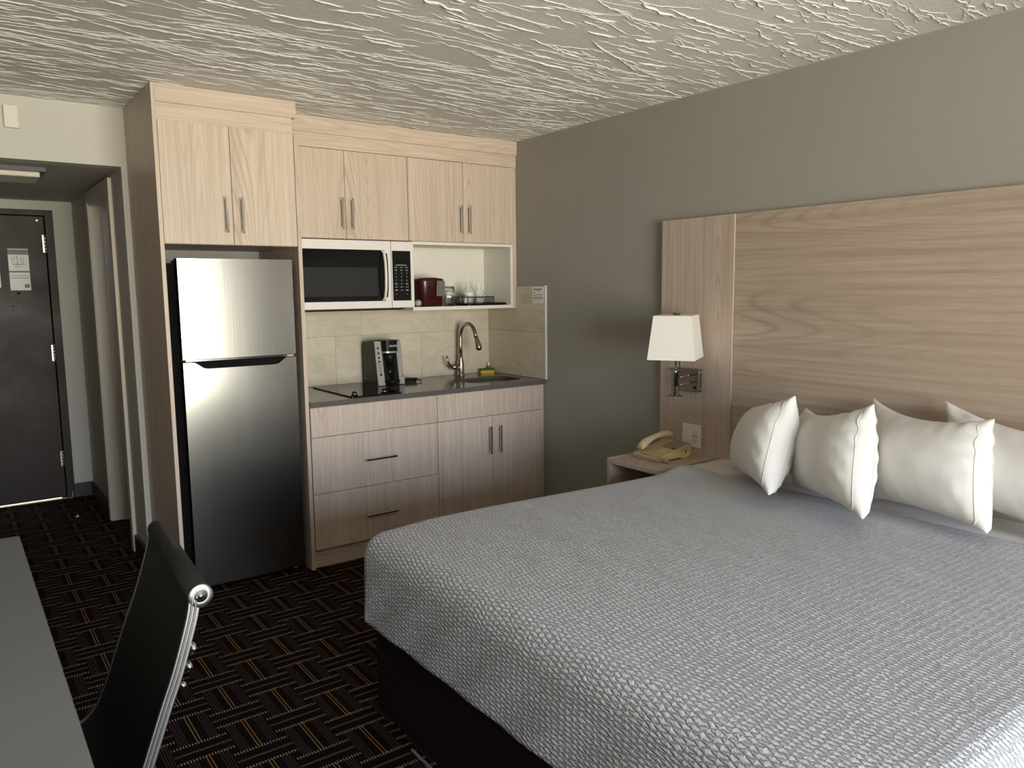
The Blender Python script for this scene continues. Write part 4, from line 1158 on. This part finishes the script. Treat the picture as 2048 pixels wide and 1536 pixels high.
# ------------------------------------------------------------------ desk and chair
def desk():
    t = empty('desk', 'grey speckled laminate desk along the left wall', 'desk', (-.24, 1.75, 0))
    obj('desktop', MB().prism(rrect(-.61, .13, .85, 2.685, .012, 3), 'z', .72, .75), DESK, t, bevel=.002)
    obj('leg_panel', MB().box(-.6, .05, 2.62, 2.65, 0, .7195), BASEB, t)
    obj('leg_panel', MB().box(-.6, .05, .88, .91, 0, .7195), BASEB, t)
desk()
def chair():
    N, F = 1.62, 2.17
    t = empty('office_chair', 'black office chair with chrome side rails, pulled up to the grey desk', 'chair', (.0, 1.9, 0))
    sh = lambda y: .03 * (y - N) / (F - N)
    # centre line of sling: roll, back, bend, seat
    prof = [(.366, .848), (.357, .80), (.326, .700), (.297, .624), (.257, .515), (.232, .448), (.205, .398), (.165, .368), (.10, .356), (.0, .354), (-.10, .358), (-.135, .352)]
    def cr(pts, n=6):
        o = []
        for i in range(len(pts) - 1):
            p0, p1, p2, p3 = [np.array(pts[max(0, min(len(pts) - 1, k))]) for k in (i - 1, i, i + 1, i + 2)]
            for k in range(n):
                q = k / n; o.append(tuple(.5 * ((2 * p1) + (p2 - p0) * q + (2 * p0 - 5 * p1 + 4 * p2 - p3) * q * q + (3 * p1 - p0 - 3 * p2 + p3) * q ** 3)))
        return o + [tuple(pts[-1])]
    C = cr(prof)
    nr = []
    for i in range(len(C)):
        d = np.array(C[min(i + 1, len(C) - 1)]) - np.array(C[max(i - 1, 0)]); d /= np.linalg.norm(d); nr.append((-d[1], d[0]))
    def slab(y0, y1, off0, off1, name, mat, bevel=0):
        P = []
        ring = lambda i, y, o: (C[i][0] + nr[i][0] * o + sh(y), y, C[i][1] + nr[i][1] * o)
        for i in range(len(C)): P.append([ring(i, y0, off0), ring(i, y1, off0), ring(i, y1, off1), ring(i, y0, off1), ring(i, y0, off0)])
        mb = MB().grid(P)
        mb.f.append((0, 1, 2, 3)); mb.sm.append(False); k = 5 * (len(C) - 1); mb.f.append((k, k + 1, k + 2, k + 3)); mb.sm.append(False)
        mb.sm = [False] * len(mb.f)
        return obj(name, mb, mat, t, bevel=bevel)
    slab(N + .012, F - .004, -.004, .006, 'sling', LEATHER)
    # roll at the top of the back
    obj('head_roll', MB().tube([(.383 + sh(N + .004), N + .004, .845), (.383 + sh(F - .004), F - .004, .845)], .0235, 24), LEATHER, t)
    for y, s, nm in ((N, -1, 0), (F, 1, 1)):
        r = slab(y if s < 0 else y - .014, y + .014 if s < 0 else y, -.005, .018, 'side_rail', ALU, .002)
        P = MB()
        for o in (.001, .009): P.tube([(c[0] + n[0] * o + sh(y), y + s * .0005, c[1] + n[1] * o) for c, n in zip(C, nr)], .0022, 6)
        obj('rail_groove', P, ALU, r)
        obj('roll_cap', MB().lathe([(.0245 - .004 * nm, 0), (.025 - .004 * nm, s * .003), (.0235, s * .0048), (.0145, s * .0036), (.0125, s * .0036), (.012, s * .0056), (.0045, s * .005), (.004, s * .0068), (.0001, s * .0068)], (.383 + sh(y), y - s * .003, .845), 32, 'y'), ALU, t)
    # rear brackets with acorn nuts where the arms bolt on
    for x, z, q in ((.362, .735, .012), (.352, .697, .010), (.338, .66, .008)):
        obj('bolt', MB().lathe([(q, 0), (q, .006), (q * .8, .010), (.0001, .012)], (x - .004, N + .006, z), 14, 'x'), CHROME, t)
    obj('back_stretcher', MB().tube([(.345, N + .012, .70), (.352 + sh(F), F - .012, .70)], .008, 10), CHROME, t)
    obj('under_frame', MB().box(-.09, .13, 1.68, 2.11, .32, .342), BLACK, t, bevel=.006)
    obj('gas_lift', MB().lathe([(.024, .07), (.024, .2), (.016, .205), (.016, .32)], (.02, 1.9, 0), 18), CHROME, t)
    for k in range(5):
        a = .6 + k * 2 * math.pi / 5; e = (.02 + .27 * math.cos(a), 1.9 + .27 * math.sin(a))
        l = obj('base_leg', MB().tube([(.02, 1.9, .095), (.02 + .14 * math.cos(a), 1.9 + .14 * math.sin(a), .085), (e[0], e[1], .062)], [.022, .018, .012], 10), CHROME, t)
        obj('caster', MB().lathe([(.024, -.012), (.025, 0), (.024, .012)], (e[0], e[1], .0255), 16, 'x'), BLACK, l)
chair()

# ------------------------------------------------------------------ behind the camera: curtains, hedge outside
def curtain(x0, x1, label):
    mb = MB(); n = int((x1 - x0) / .012); P = []
    for z in (.12, .8, 1.6, 2.25): P.append([(x0 + (x1 - x0) * i / n, WY + .07 + .03 * math.sin(i * .55) + .008 * math.sin(i * .21 + z), z) for i in range(n + 1)])
    mb.grid(P); o = obj('curtain', mb, CURTAIN, loc=((x0 + x1) / 2, WY + .07, .12), fix=False); tag(o, label, 'curtain')
curtain(2.74, 3.02, 'brown curtain drawn to the right of the window')
curtain(-.58, -.36, 'brown curtain drawn to the left of the window')

def hedge():
    mb = MB(); P = []
    for i in range(25):
        a = i / 24; row = []
        for j in range(13):
            q = j / 12 * math.pi; n = .25 * math.sin(9 * a * 3 + j) + .15 * math.sin(23 * a + 3 * j)
            row.append((3.3 + 5.5 * a, -7.6 - (.7 + n * .5) * math.cos(q) , (2.6 + .5 * math.sin(7 * a) + n) * math.sin(q) ** .5 if 0 < j < 12 else 0))
        P.append(row)
    mb.grid(P); o = obj('hedge', mb, HEDGE, loc=(6, -7.6, 0), fix=False); tag(o, 'green hedge outside the window behind the camera', 'hedge')
hedge()

wd = empty('blocker', 'tall dark brown wardrobe added behind the camera to darken the refrigerator reflections', 'blocker', (2.75, -1.6, 0))  # unseen body, added so the refrigerator doors reflect something dark
obj('body', MB().box(2.5, XR - .005, -2.5, -.75, .0, 2.0), BEDBASE, wd)
for k in range(3):
    d = obj('door', MB().box(2.478, 2.498, -2.495 + k * .583, -1.915 + k * .583, .08, 1.98), CURTAIN, wd, bevel=.002)
    obj('handle', MB().box(2.46, 2.476, -2.44 + k * .583, -2.425 + k * .583, .95, 1.1), NICKEL, d)
